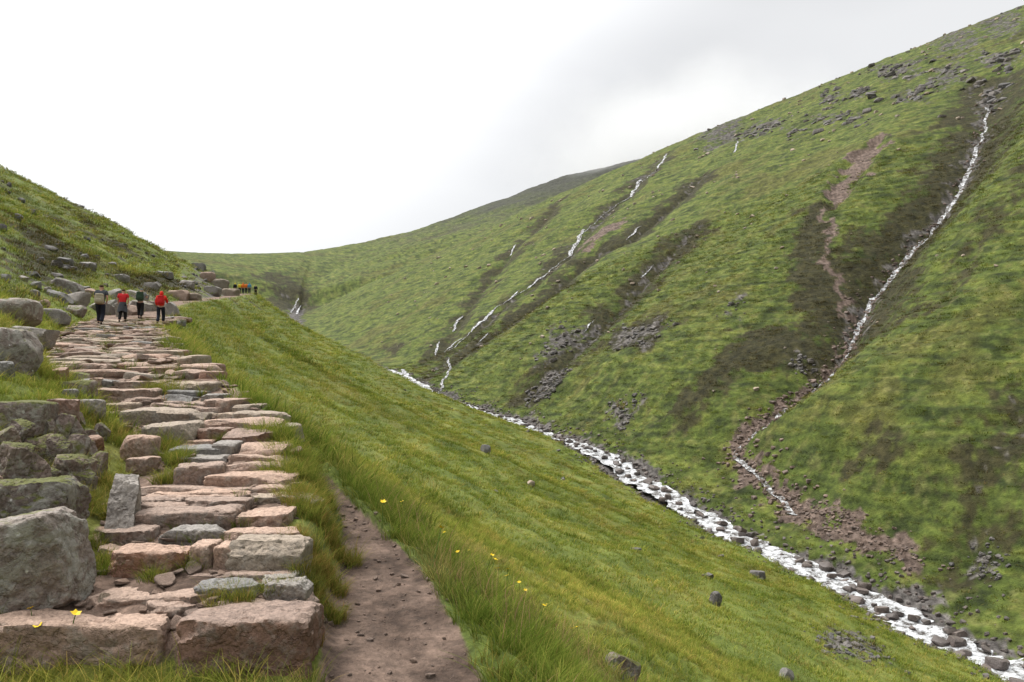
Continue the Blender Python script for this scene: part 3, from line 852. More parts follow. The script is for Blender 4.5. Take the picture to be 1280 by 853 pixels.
# rocks out on the slope below the path
boulder(0, 886, 902, 741, 757, 'k', "dark upright rock alone on the grass slope above the stream", cat="rock", name="rock", n=9, sink=.6, h=height, box=1.6, cut=(.45, .85), yaw=.6, roll=.3)
boulder(0, 974, 992, 838, 850, 'g', "lone rounded rock low on the grass slope", cat="rock", name="rock", n=9, sink=.6, h=height, box=1.6, cut=(.45, .85), yaw=.6, roll=.3)
boulder(0, 936, 960, 715, 724, 'k', "flat grey rock set in the turf near the stream", cat="rock", name="rock", n=9, sink=.6, h=height, box=1.6, cut=(.45, .85), yaw=.6, roll=.3)
boulder(0, 657, 671, 600, 609, 'y', "small pale rock on the open grass slope", cat="rock", name="rock", n=7, h=height, box=1.6, cut=(.45, .85), yaw=.4)
boulder(0, 600, 613, 556, 566, 'g', "grey rock showing through the turf higher up the grass slope", cat="rock", name="rock", n=7, h=height, box=1.6, cut=(.45, .85), yaw=.4)
boulder(0, 758, 798, 822, 850, 'm', "dark mossy rock hidden in the tall grass below the trail", cat="rock", name="rock", n=14, h=height, box=1.6, cut=(.5, .85), roll=.35)

# ================================================================== white water
def make_water(name, sx, foam_lo, foam_hi):
    m = NT(name)
    p = m.pos()
    n = m.noise(p, 1.1 * sx, 5, .68, .6); f = m.noise(p, 5.5 * sx, 3, .7)
    k = m.ramp(m.math('ADD', m.math('MULTIPLY', n, .75), m.math('MULTIPLY', f, .25)), [(foam_lo, 0.0), (foam_hi, 1.0)])
    c = m.mix(k, (.085, .075, .066), (.66, .675, .69))
    m.bump(m.math('ADD', n, m.math('MULTIPLY', f, .5)), .8, .35)
    return m.done(c, m.mix(k, (.12, .12, .12), (.65, .65, .65)))
foam = make_water("white_water", .95, .42, .57)
foam2 = make_water("thin_fall", 1.1, .46, .60)

def stream_mesh(name, P, half, lift, seed, ds=.5, nc=9, follow=True):
    """a ribbon of water lying in its bed; P is a plan polyline, half a function of 0..1 along it"""
    seg = np.hypot(*np.diff(P, axis=0).T); L = np.concatenate([[0], np.cumsum(seg)])
    n = max(int(L[-1] / ds), 6)
    s = np.linspace(0, L[-1], n)
    cx = np.interp(s, L, P[:, 0]); cyy = np.interp(s, L, P[:, 1])
    k = max(int(3 / ds), 1); ker = np.ones(2 * k + 1) / (2 * k + 1)
    if n > 6 * k:
        cx = np.convolve(np.pad(cx, k, 'edge'), ker, 'valid'); cyy = np.convolve(np.pad(cyy, k, 'edge'), ker, 'valid')
    tx, ty = np.gradient(cx), np.gradient(cyy); tl = np.hypot(tx, ty) + 1e-9
    nx, ny = -ty / tl, tx / tl
    u = s / L[-1]
    w = half(u) * np.where(follow, np.clip(np.minimum(u, 1 - u) * L[-1] / 2.5, .12, 1), 1) * (1 + .45 * perlin(s / 2.3 + seed, s * 0 + .5) + .35 * perlin(s / .8 + seed, s * 0 + 3.5))
    jx = (.35 * half(u) * perlin(s / 3.1 + seed, s * 0 + 8.5) + (.55 if follow else 0) * perlin(s / 4.5 + seed, s * 0 + 2.5)) * 2
    o = np.linspace(-1, 1, nc)
    X = (cx + nx * jx)[:, None] + nx[:, None] * w[:, None] * o; Y = (cyy + ny * jx)[:, None] + ny[:, None] * w[:, None] * o
    if follow:
        Z = height(X.ravel(), Y.ravel()).reshape(X.shape)
        Z = Z * .5 + Z.mean(1, keepdims=True) * .5 + lift
    else:
        Z = Hs(Y) + lift + .22 * fbm(X / 1.3, Y / 1.3, 3) + .25 * fbm(X / 5, Y / 5, 2)
    V = np.stack([X, Y, Z], -1).reshape(-1, 3)
    i = (np.arange(n - 1)[:, None] * nc + np.arange(nc - 1)[None]).ravel()
    Fq = np.stack([i, i + 1, i + nc + 1, i + nc], -1)
    return mesh_from(name, V, Fq)

ys = np.arange(46, 545, 1.5)
SL = np.stack([Xs(ys), ys], -1)
o = obj("stream", stream_mesh("stream", SL, lambda u: np.interp(u, [0, .06, .15, .3, .45, 1], [3.1, 2.6, 1.95, 1.5, 1.2, .45]), -.42, 2.3, .35, 13, False), foam)
tag(o, kind="structure")
tag(obj("side_stream", stream_mesh("side_stream", G_MAIN, lambda u: np.interp(u, [0, .2, .35, .5, .7, 1], [.40, .38, .58, .64, .48, .40]), .14, 5.1, .4, 5), foam2), kind="structure")
for k, (pts, hw) in enumerate((
        ([(822, 212), (812, 220), (801, 228), (786, 249), (762, 262), (742, 280), (729, 292), (711, 323), (697, 330), (682, 343), (660, 362), (641, 371), (619, 387), (600, 406), (575, 428), (556, 443)], .13),
        ([(833, 192), (829, 201), (822, 212)], .55), ([(801, 224), (795, 236), (786, 249)], .65), ([(731, 285), (722, 300), (711, 323)], .62),
        ([(682, 343), (672, 352), (660, 362)], .42), ([(650, 363), (641, 371), (632, 379)], .42), ([(619, 385), (606, 400), (588, 416)], .6),
        ([(578, 394), (571, 404), (565, 417)], .4), ([(611, 416), (606, 422), (599, 430)], .3), ([(579, 423), (568, 431), (556, 441)], .42),
        ([(548, 427), (546, 436), (545, 446)], .32), ([(802, 283), (793, 290), (783, 301)], .36), ([(818, 330), (808, 341), (800, 349)], .18), ([(744, 401), (736, 409), (729, 417)], .2),
        ([(923, 176), (920, 184), (918, 192)], .35), ([(374, 371), (370, 380), (363, 392)], .4), ([(645, 306), (641, 314), (638, 321)], .3),
        ([(503, 462), (512, 474), (525, 482), (548, 494)], .6), ([(561, 446), (563, 462), (556, 475), (548, 492)], .35))):
    P = land(pts, height)
    tag(obj("waterfall", stream_mesh("waterfall", P, lambda u, h=hw: h + 0 * u, .22, 3.7 * k, .35, 5), foam2), kind="structure")

# ================================================================== scattered stones and scree: many small rocks as instances
def proto_collection(name, meshes):
    c = bpy.data.collections.new(name)
    for k, me in enumerate(meshes):
        o = bpy.data.objects.new(name + "_form", me)
        c.objects.link(o)
    return c

def scatter(name, pts, rot, scl, idx, coll, label=None, cat=None):
    """points carrying a rotation, a scale and a form number -> one object of instances"""
    me = bpy.data.meshes.new(name)
    n = len(pts)
    me.vertices.add(n); me.vertices.foreach_set("co", np.ascontiguousarray(pts, np.float32).ravel())
    for an, dt, data in (("rot", 'FLOAT_VECTOR', rot), ("scl", 'FLOAT_VECTOR', scl), ("form", 'INT', idx)):
        a = me.attributes.new(an, dt, 'POINT')
        if dt == 'INT': a.data.foreach_set("value", np.ascontiguousarray(data, np.int32))
        else: a.data.foreach_set("vector", np.ascontiguousarray(data, np.float32).ravel())
    o = obj(name, me)
    ng = bpy.data.node_groups.new(name, 'GeometryNodeTree')
    ng.interface.new_socket("Geometry", in_out='INPUT', socket_type='NodeSocketGeometry')
    ng.interface.new_socket("Geometry", in_out='OUTPUT', socket_type='NodeSocketGeometry')
    N, L = ng.nodes, ng.links
    gi, go = N.new("NodeGroupInput"), N.new("NodeGroupOutput")
    ci = N.new("GeometryNodeCollectionInfo"); ci.inputs["Collection"].default_value = coll
    ci.inputs["Separate Children"].default_value = True; ci.inputs["Reset Children"].default_value = True
    ip = N.new("GeometryNodeInstanceOnPoints"); ip.inputs["Pick Instance"].default_value = True
    def at(nm, dt):
        k = N.new("GeometryNodeInputNamedAttribute"); k.data_type = dt; k.inputs["Name"].default_value = nm
        return k.outputs["Attribute"]
    L.new(gi.outputs[0], ip.inputs["Points"]); L.new(ci.outputs[0], ip.inputs["Instance"])
    L.new(at("form", 'INT'), ip.inputs["Instance Index"])
    e2r = N.new("FunctionNodeEulerToRotation"); L.new(at("rot", 'FLOAT_VECTOR'), e2r.inputs[0])
    L.new(e2r.outputs[0], ip.inputs["Rotation"]); L.new(at("scl", 'FLOAT_VECTOR'), ip.inputs["Scale"])
    L.new(ip.outputs[0], go.inputs[0])
    md = o.modifiers.new("scatter", 'NODES'); md.node_group = ng
    return tag(o, label, cat, kind="stuff")

def rock_forms(name, kind, n=6, sub=6):
    ms = []
    for k in range(n):
        me = rock_mesh(name, (1, .9 + .2 * (k % 3), .75), 900 + 17 * k + len(name), sub, 7, 12, (.5, .92), .06, 0)
        me.materials.append(ST[kind]); ms.append(me)
    return proto_collection(name, ms)
crag_forms = rock_forms("crag_rock", 'k'); wet_forms = rock_forms("bank_rock", 'w'); pale_forms = rock_forms("pale_rock", 'y'); pink_forms = rock_forms("pink_rock", 'q'); pack_forms = rock_forms("packing_rock", 'p')

def rock_stuff(name, x, y, size, coll, label, sink=.2, tall=1.0):
    n = len(x); r = np.random.default_rng(n + 5)
    z = height(x, y) + size * (.5 * .75 - sink) * .6
    rot = np.stack([r.normal(0, .25, n), r.normal(0, .25, n), r.uniform(0, 6.28, n)], -1)
    scl = size[:, None] * np.stack([r.uniform(.8, 1.4, n), r.uniform(.7, 1.2, n), r.uniform(.7, 1.25, n) * tall], -1)
    return scatter(name, np.stack([x, y, z], -1), rot, scl, r.integers(0, 6, n), coll, label, "rocks")

def sample_poly(P, n, r):
    """ragged patch: dense inside the outline, thinning out beyond it"""
    c = P.mean(0)
    i = r.integers(0, len(P), n); f = r.random((n, 1))
    b = P[i] * (1 - f) + P[(i + 1) % len(P)] * f
    q = c + (b - c) * (r.random((n, 1)) ** .6) * r.uniform(.8, 1.25, (n, 1))
    return q + r.normal(0, 1, (n, 2)) * np.ptp(P, axis=0) * .06

r_ = np.random.default_rng(21)
# crags under the skyline of the opposite hill, scree lower down
cr = [sample_poly(P, 70, r_) for P, s in ROCKY[:13]]
cr = np.vstack(cr); keep = fbm(cr[:, 0] / 9, cr[:, 1] / 9, 2) > -.12
cr = cr[keep]
rock_stuff("crag", cr[:, 0], cr[:, 1], r_.uniform(.2, 1.0, len(cr)) ** 2 * 3.2 + .4, crag_forms, "grey broken crags cropping out below the skyline of the opposite hill", .62, .85)
sc = np.vstack([sample_poly(P, n, r_) for (P, s), n in zip([ROCKY[i] for i in (13, 14, 15, 16, 17, 18, 19, 20)], (100, 260, 100, 50, 110, 130, 70, 30))])
rock_stuff("scree", sc[:, 0], sc[:, 1], (.18 + .9 * r_.random(len(sc)) ** 2.5) * np.clip(sc[:, 1] / 160, .45, 1.3), crag_forms, "grey scree and loose stones in patches on the valley sides")
gp = np.vstack([sample_poly(P, n, r_) for (P, s), n in zip(SOIL, (110, 40, 520, 330, 120))])
rock_stuff("gravel_fan", gp[:, 0], gp[:, 1], (.08 + .42 * r_.random(len(gp)) ** 2.5), pink_forms, "pink gravel and stones washed down the side gully")
# lone pale stones dotted over both valley sides
q = r_.uniform((-60, 60), (230, 460), (2600, 2)); q = q[(q[:, 0] > Xs(q[:, 1]) + 6) & (fbm(q[:, 0] / 40, q[:, 1] / 40, 2) > -.1)][:900]
rock_stuff("field_stones", q[:, 0], q[:, 1], (.22 + 1.1 * r_.random(len(q)) ** 3) * np.clip(q[:, 1] / 220, .5, 1.4), pale_forms, "pale stones dotted over the opposite grass hillside")
q = r_.uniform((-70, 14), (60, 200), (2500, 2)); e_ = q[:, 0] - Xe(q[:, 1]); tl_ = -(q[:, 0] - Xp(q[:, 1]) + Wp(q[:, 1]))
q1 = q[(e_ > 15) & (q[:, 0] < Xs(q[:, 1]) - 3) & (r_.random(len(q)) < np.clip(e_ / 55, 0, 1) ** 3)][:60]
q2 = q[(tl_ > 2) & (tl_ < 40) & (q[:, 1] < 170) & (r_.random(len(q)) < np.exp(-tl_ / 14))][:170]
q = np.vstack([q1, q2])
rock_stuff("slope_stones", q[:, 0], q[:, 1], r_.uniform(.2, .75, len(q)), crag_forms, "grey stones bedded in the turf above and below the footpath")
# stones on the banks of the stream
n = 2600
yy = r_.uniform(50, 250, n) ** 1.0; off = r_.normal(0, 1, n) * np.interp(yy, [50, 90, 150, 250], [4.6, 3.8, 3.0, 2.6]) 
xx = Xs(yy) + np.sign(off) * (np.abs(off) + 1.6)
rock_stuff("bank_stones", xx, yy, r_.uniform(.2, .8, n) * np.exp(-np.abs(off) / 9), wet_forms, "brown and grey stones lining both banks of the stream", .15)
gm = G_MAIN[9:]; 
t_ = r_.uniform(0, len(G_MAIN) - 1.001, 700); i_ = t_.astype(int); fr = (t_ - i_)[:, None]
pq = G_MAIN[i_] * (1 - fr) + G_MAIN[i_ + 1] * fr + r_.normal(0, 1.5, (700, 2))
rock_stuff("gully_stones", pq[:, 0], pq[:, 1], r_.uniform(.2, .8, 700), pink_forms, "pink-grey stones along the bed of the side stream")
# boulders standing in the white water
for k in range(150):
    yy = 56 + (k / 150) ** 1.25 * 150 + r_.uniform(-1, 1)
    hw = float(np.interp(yy, [50, 80, 120, 200], [2.9, 2.2, 1.6, 1.3]))
    xx = float(Xs(yy)) + r_.uniform(-1.25, 1.25) * hw
    s = float(r_.uniform(.5, 1.5) * np.interp(yy, [50, 90, 200], [1.15, .95, .9]))
    o = bpy.data.objects.new("stream_boulder", wet_forms.objects[int(r_.integers(0, 6))].data)
    o.location = (xx, yy, float(Hs(yy)) - .42 + s * .12)
    o.rotation_euler = (r_.normal(0, .2), r_.normal(0, .2), r_.uniform(0, 6.28)); o.scale = (s * r_.uniform(.8, 1.3), s, s * r_.uniform(.7, 1.0))
    link(o); tag(o, "dark wet boulder breaking the white water of the stream", "boulder", "boulders in the stream")

# pebbles and grit on the dirt trail and between the steps
n = 520
yy = r_.uniform(4.2, 8.6, n); xx = Xt(yy) + Wt(yy) * r_.normal(0, .55, n)
y2 = r_.uniform(4.9, 12, 500); x2 = Xp(y2) + Wp(y2) * r_.uniform(-1, 1, 500)
xx = np.concatenate([xx, x2]); yy = np.concatenate([yy, y2])
rock_stuff("pebbles", xx, yy, .006 + .040 * r_.random(len(xx)) ** 6, pack_forms, "small pebbles trodden into the dirt trail and the joints of the steps", .25)

# small flat stones packing the gaps of the path
n = 700
yy = 4.9 + 30 * r_.random(n) ** 1.6; xx = Xp(yy) + Wp(yy) * r_.uniform(-1.02, 1.02, n)
rock_stuff("packing_stones", xx, yy, r_.uniform(.04, .17, n) * np.clip(yy / 10, .7, 1.6), pack_forms, "small flat stones packed into the gaps of the stepped path", .1, .5)

# ================================================================== grass
def make_grass(name):
    m = NT(name)
    a = m.n.new("ShaderNodeAttribute"); a.attribute_type = 'INSTANCER'; a.attribute_name = "tint"
    b = m.attr("blade")
    s = m.sep(b)                                  # r: height along the blade, g: blade number
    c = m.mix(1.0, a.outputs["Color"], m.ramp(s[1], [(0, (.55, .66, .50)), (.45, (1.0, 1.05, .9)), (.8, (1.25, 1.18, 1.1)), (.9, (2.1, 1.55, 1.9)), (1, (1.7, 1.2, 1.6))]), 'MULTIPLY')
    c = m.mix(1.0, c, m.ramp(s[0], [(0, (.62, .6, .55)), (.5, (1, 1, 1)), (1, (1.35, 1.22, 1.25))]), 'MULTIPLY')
    m.n.remove(m.b)
    d = m.n.new("ShaderNodeBsdfDiffuse"); t = m.n.new("ShaderNodeBsdfTranslucent"); x = m.n.new("ShaderNodeMixShader")
    x.inputs[0].default_value = .35
    m.put(d.inputs[0], c); m.put(t.inputs[0], c)
    m.l.new(d.outputs[0], x.inputs[1]); m.l.new(t.outputs[0], x.inputs[2]); m.l.new(x.outputs[0], m.out.inputs[0])
    return m.m
grass_mat = make_grass("grass_blades")

def tuft_mesh(name, n, rad, h, wid, lean, seed, segs=3):
    r = np.random.default_rng(seed)
    V, Fq, C = [], [], []
    for k in range(n):
        a = r.uniform(0, 2 * np.pi); d = rad * math.sqrt(r.random())
        bx, by = d * math.cos(a), d * math.sin(a)
        yaw = r.uniform(0, 2 * np.pi); la = a + r.normal(0, .9)
        H = h * r.uniform(.45, 1.15); ln = lean * r.uniform(.3, 1.4) * H
        w = wid * r.uniform(.7, 1.3)
        cn = r.random()
        b0 = len(V)
        for s in range(segs + 1):
            t = s / segs
            px = bx + math.cos(la) * ln * t * t; py = by + math.sin(la) * ln * t * t
            pz = H * (t - .22 * lean * t * t) - .02
            ww = w * (1 - t) ** .7 * .5 if s < segs else w * .06
            V.append((px - math.sin(yaw) * ww, py + math.cos(yaw) * ww, pz)); V.append((px + math.sin(yaw) * ww, py - math.cos(yaw) * ww, pz))
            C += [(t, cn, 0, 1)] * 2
        for s in range(segs):
            i = b0 + 2 * s
            Fq.append((i, i + 1, i + 3, i + 2))
    me = mesh_from(name, np.array(V), np.array(Fq))
    at = me.color_attributes.new("blade", 'FLOAT_COLOR', 'POINT')
    at.data.foreach_set("color", np.array(C, np.float32).ravel())
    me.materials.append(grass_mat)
    return me

def polar_points(r0, r1, th0, th1, dens, seed):
    g = np.random.default_rng(seed)
    n = int(dens * (r1 * r1 - r0 * r0) / 2 * math.radians(th1 - th0))
    r = np.sqrt(g.uniform(r0 * r0, r1 * r1, n)); t = np.radians(g.uniform(th0, th1, n))
    return r * np.sin(t), r * np.cos(t)

_SX = np.array(stone_xy)
def clear_of_stones(x, y, k=.86):
    ok = np.ones(len(x), bool)
    for (sx, sy, hw, hd) in _SX:
        ok &= ~((np.abs(x - sx) < hw * k) & (np.abs(y - sy) < hd * k))
    return ok

def grass(name, x, y, forms, size, label, seed, bias=(0, 0), gain=1.5, thin=True, brown=0.0):
    g = np.random.default_rng(seed)
    cv = covers(x, y)
    keep = (g.random(len(x)) > np.clip(cv[3] * 1.15, 0, 1)) & (g.random(len(x)) > cv[1] * 1.1) & (g.random(len(x)) > cv[2] * 1.1)
    x, y = x[keep], y[keep]; cv = [c[keep] for c in cv]
    z = height(x, y); n = len(x)
    tint = tint_of(x, y, z, [c * (0 if k in (1, 2, 3) else 1) for k, c in enumerate(cv)])
    # some clumps are bleached or russet
    w = fbm(x / 1.6 + 50, y / 1.6, 3)
    tint = lerp3(tint, col(.150, .135, .055), sstep(.12, .5, w) * .55)
    if brown: tint = lerp3(tint, col(.150, .085, .030), brown * sstep(-.1, .4, fbm(x / .5, y / .5 + 70, 2)))
    tint = np.clip(tint * gain * g.uniform(.78, 1.22, (n, 1)), 0, .7)
    s = size(x, y) * g.uniform(.65, 1.35, n)
    rot = np.stack([g.normal(bias[0], .12, n), g.normal(bias[1], .12, n), g.uniform(0, 6.28, n)], -1)
    scl = s[:, None] * np.stack([np.ones(n), np.ones(n), g.uniform(.7, 1.25, n)], -1)
    o = scatter(name, np.stack([x, y, z], -1), rot, scl, g.integers(0, len(forms.objects), n), forms, label, "grass")
    a = o.data.attributes.new("tint", 'FLOAT_COLOR', 'POINT')
    c4 = np.ones((n, 4), np.float32); c4[:, :3] = tint
    a.data.foreach_set("color", c4.ravel())
    return n

near_forms = proto_collection("near_tuft", [tuft_mesh("near_tuft", 26, .07, .20, .0055, .75, 300 + k, 4) for k in range(6)])
mid_forms = proto_collection("mid_tuft", [tuft_mesh("mid_tuft", 26, .17, .20, .011, .8, 330 + k, 3) for k in range(5)])
far_forms = proto_collection("far_tuft", [tuft_mesh("far_tuft", 30, .5, .26, .030, .9, 360 + k, 2) for k in range(5)])
tus_forms = proto_collection("tussock", [tuft_mesh("tussock", 34, 1.0, .42, .075, 1.0, 390 + k, 2) for k in range(5)])

tot = 0
# verge and banks close by
x, y = polar_points(3.2, 11, -38, 38, 150, 1)
k = clear_of_stones(x, y); x, y = x[k], y[k]
e_ = x - Xe(y)
onp = (np.abs(x - Xp(y)) < Wp(y)) & (y > 4.75)
k = ~onp & ((e_ > -.30) | (x < Xp(y)) | (x < Xt(y) - Wt(y))); x, y = x[k], y[k]; e_ = e_[k]
bank = (x < Xe(y)) & (x > Xp(y)) & (y > 4.75)
tot += grass("verge_grass", x[~bank], y[~bank], near_forms, lambda x, y: .48 + .42 * sstep(2.2, .3, np.abs(x - Xe(y) - .5)) + .35 * fbm(x / .9, y / .9, 2) + .5 * ((y < 4.7) & (x < -1.1)), "long green grass on the verge of the dirt trail and between the boulders", 11)
tot += grass("bank_grass", x[bank], y[bank], near_forms, lambda x, y: .62 + .3 * fbm(x / .7, y / .7, 2), "short green and russet grass on the bank between the steps and the trail", 12, brown=.55)
# tufts growing in the joints of the steps
g = np.random.default_rng(77)
NJ = 1500
ij = g.integers(0, len(_SX), NJ); sx = _SX[ij]
x = sx[:, 0] + sx[:, 2] * g.uniform(-1.15, 1.15, NJ); y = sx[:, 1] - sx[:, 3] * g.uniform(.98, 1.15, NJ)
k = clear_of_stones(x, y, .92) & (y > 4.9) & (fbm(x / .8, y / .8, 2) > .05); x, y = x[k], y[k]
n = len(x); z = np.maximum(height(x, y), Hp(y) + .02)
tint = np.clip(lerp3(np.repeat(col(.085, .125, .02), n, 0), col(.15, .115, .04), g.random(n) ** 2) * 1.3, 0, .6)
o = scatter("joint_grass", np.stack([x, y, z], -1), np.stack([g.normal(0, .15, n), g.normal(0, .15, n), g.uniform(0, 6, n)], -1), np.repeat((g.uniform(.35, .9, n) * np.clip(y / 9, .7, 1.6))[:, None], 3, 1),
            g.integers(0, 6, n), near_forms, "tufts of grass in the joints between the step stones", "grass")
a = o.data.attributes.new("tint", 'FLOAT_COLOR', 'POINT'); c4 = np.ones((n, 4), np.float32); c4[:, :3] = tint; a.data.foreach_set("color", c4.ravel())
# shaggy clumps that spill over the edges of the steps
cx_, cy_, cr_, cb_ = [], [], [], []
for (a, b, n_, rad, br) in ((135, 709, 60, .13, .2), (215, 603, 35, .10, .3), (222, 578, 40, .12, .2), (205, 492, 60, .22, .4), (130, 540, 140, .35, .5), (238, 712, 25, .07, .4),
                            (285, 752, 45, .10, .6), (200, 562, 45, .14, .3), (402, 655, 150, .20, .7), (372, 592, 110, .22, .2), (392, 700, 110, .15, .8), (396, 748, 90, .13, .7),
                            (376, 566, 90, .22, .1), (352, 545, 90, .25, .1), (384, 622, 90, .18, .4), (350, 740, 25, .07, .6), (192, 727, 12, .05, .2), (335, 500, 80, .35, .1),
                            (60, 470, 160, .5, .3), (30, 740, 60, .2, .5), (100, 690, 25, .10, .3), (120, 640, 50, .14, .4), (126, 600, 60, .16, .4)):
    (X, Y), = land([(a, b)], path_surface if 130 < a < 390 else height)
    t_ = g.uniform(0, 6.28, n_); q_ = rad * np.sqrt(g.random(n_))
    cx_.append(X + 1.5 * q_ * np.cos(t_)); cy_.append(Y + q_ * np.sin(t_)); cb_.append(np.full(n_, br))
x = np.concatenate(cx_); y = np.concatenate(cy_); br = np.concatenate(cb_); n = len(x)
z = np.maximum(height(x, y), np.where((np.abs(x - Xp(y)) < Wp(y)), Hp(y) + .01, -99))
tint = lerp3(lerp3(np.repeat(col(.085, .135, .02), n, 0), col(.15, .17, .035), g.random(n)), col(.20, .115, .045), br * g.random(n)) * 1.35
o = scatter("clump_grass", np.stack([x, y, z], -1), np.stack([g.normal(0, .22, n), g.normal(0, .22, n), g.uniform(0, 6, n)], -1), np.repeat((g.uniform(.45, .95, n) * np.clip(y / 7, .75, 1.5))[:, None], 3, 1),
            g.integers(0, 6, n), near_forms, "shaggy green and russet grass clumps spilling over the edges of the steps", "grass")
a = o.data.attributes.new("tint", 'FLOAT_COLOR', 'POINT'); c4 = np.ones((n, 4), np.float32); c4[:, :3] = np.clip(tint, 0, .6); a.data.foreach_set("color", c4.ravel())
# bleached seed stalks standing in the verge
stalk_forms = proto_collection("seed_stalk", [tuft_mesh("seed_stalk", 5, .10, .42, .0035, .5, 420 + k, 5) for k in range(4)])
x, y = polar_points(4, 16, -20, 30, 26, 6); e_ = x - Xe(y); k = (e_ > .05) & (e_ < 3.5) & (fbm(x / 1.2, y / 1.2, 2) > -.15); x, y = x[k], y[k]
n = len(x); z = height(x, y)
o = scatter("seed_stalks", np.stack([x, y, z], -1), np.stack([g.normal(0, .12, n), g.normal(0, .12, n), g.uniform(0, 6, n)], -1), np.repeat(g.uniform(.7, 1.25, n)[:, None], 3, 1),
            g.integers(0, 4, n), stalk_forms, "straw-coloured seed stalks standing above the verge grass", "grass")
a = o.data.attributes.new("tint", 'FLOAT_COLOR', 'POINT'); c4 = np.ones((n, 4), np.float32); c4[:, :3] = lerp3(np.repeat(col(.26, .22, .10), n, 0), col(.22, .15, .09), g.random(n)); a.data.foreach_set("color", c4.ravel())
# slope and left bank, further and further off
x, y = polar_points(9.5, 34, -40, 38, 26, 2); k = (np.abs(x - Xp(y)) > Wp(y) * .95) & clear_of_stones(x, y); x, y = x[k], y[k]
tot += grass("slope_grass", x, y, mid_forms, lambda x, y: .8 + .4 * sstep(2.5, .3, np.abs(x - Xe(y) - .3)) + .35 * fbm(x / 2, y / 2, 2) + .012 * (y - 10), "grass covering the slope beside the upper steps", 13)
x, y = polar_points(31, 90, -40, 38, 4.2, 3); k = (np.abs(x - Xp(y)) > Wp(y) * .95) & (x < Xs(y) - 2.5); x, y = x[k], y[k]
tot += grass("hillside_grass", x, y, far_forms, lambda x, y: .75 + .35 * fbm(x / 4, y / 4, 2) + .004 * (y - 30), "tufted grass covering the middle of the near hillside", 14)
x, y = polar_points(84, 175, -40, 36, 1.1, 4); k = (np.abs(x - Xp(y)) > Wp(y)) & (x < Xs(y) - 3); x, y = x[k], y[k]
tot += grass("tussock_grass", x, y, tus_forms, lambda x, y: .7 + .3 * fbm(x / 6, y / 6, 2), "grass tussocks on the far end of the near hillside", 15)
x, y = polar_points(66, 260, -14, 37, .62, 5); k = (x > Xs(y) + 3.5); x, y = x[k], y[k]
tot += grass("opposite_grass", x, y, tus_forms, lambda x, y: .62 + .3 * fbm(x / 6, y / 6, 2) + .0012 * y, "rough grass tussocks on the opposite hillside", 16)
print("grass tufts", tot)

# buttercups in the verge
bf = NT("buttercup_petal"); petal_mat = bf.done((.72, .50, .012), .5)
bs = NT("buttercup_stem"); stem_mat = bs.done((.07, .13, .02), .7)
def buttercup_mesh():
    bm = bmesh.new()
    for k in range(4):
        a = k * math.pi / 2
        bm.verts.new((.0025 * math.cos(a), .0025 * math.sin(a), 0)); bm.verts.new((.002 * math.cos(a) + .012, .002 * math.sin(a), .24))
    bm.verts.ensure_lookup_table()
    for k in range(4):
        i, j = 2 * k, 2 * ((k + 1) % 4)
        bm.faces.new([bm.verts[q] for q in (i, j, j + 1, i + 1)])
    for k in range(5):
        a = k * 2 * math.pi / 5; c, s = math.cos(a), math.sin(a)
        P = [(0, 0, 0), (.012, -.009, .006), (.022, 0, .012), (.012, .009, .006)]
        f = bm.faces.new([bm.verts.new((.012 + x * c - y * s, x * s + y * c, .24 + z)) for x, y, z in P]); f.material_index = 1
    me = bpy.data.meshes.new("buttercup"); bm.to_mesh(me); bm.free()
    me.materials.append(stem_mat); me.materials.append(petal_mat)
    return me
bmesh_ = buttercup_mesh()
for k, (a, b) in enumerate(((513, 662), (477, 672), (605, 738), (614, 741), (623, 743), (645, 754), (651, 757), (667, 796), (716, 820), (731, 821), (592, 706), (560, 690),
                            (530, 640), (633, 748), (690, 775), (578, 722), (655, 765), (1207 // 2, 730), (540, 712), (45, 800), (56, 822), (81, 818))):
    (X, Y), = land([(a, b)], height)
    s = (1.25, 1.5, 1.4, 1.1)[k % 4]
    o = bpy.data.objects.new("buttercup", bmesh_); link(o)
    o.location = (X, Y, float(height(np.array([X]), np.array([Y]))[0])); o.scale = (s, s, s * (1.0 if k < 19 else .7)); o.rotation_euler = (.2 * math.sin(k), -.35, k * 1.3)
    if k < 19: tag(o, "yellow buttercup flowering in the grass verge right of the trail", "flower", "buttercups in the verge")
    else: tag(o, "yellow buttercup in the grass at the foot of the lowest pink step", "flower", "buttercups by the first step")

# ================================================================== hikers
def cloth(name, c, rough=.9):
    m = NT(name)
    n = m.noise(m.tc("Object"), 14, 3, .6)
    m.bump(n, .5, .03)
    return m.done(m.mix(n, tuple(a * .72 for a in c), tuple(min(a * 1.25, .9) for a in c)), rough)

CL = {k: cloth("cloth_" + k, c) for k, c in dict(charcoal=(.055, .06, .07), navy=(.012, .014, .024), black=(.010, .010, .011), red=(.46, .018, .022), scarlet=(.62, .030, .018),
      beige=(.34, .30, .22), green=(.03, .055, .032), grey=(.16, .165, .17), orange=(.62, .15, .02), yellow=(.62, .50, .03), blue=(.06, .22, .36), brown=(.06, .035, .02), boot=(.035, .026, .02)).items()}
skin_mat = cloth("skin", (.42, .24, .17), .6)

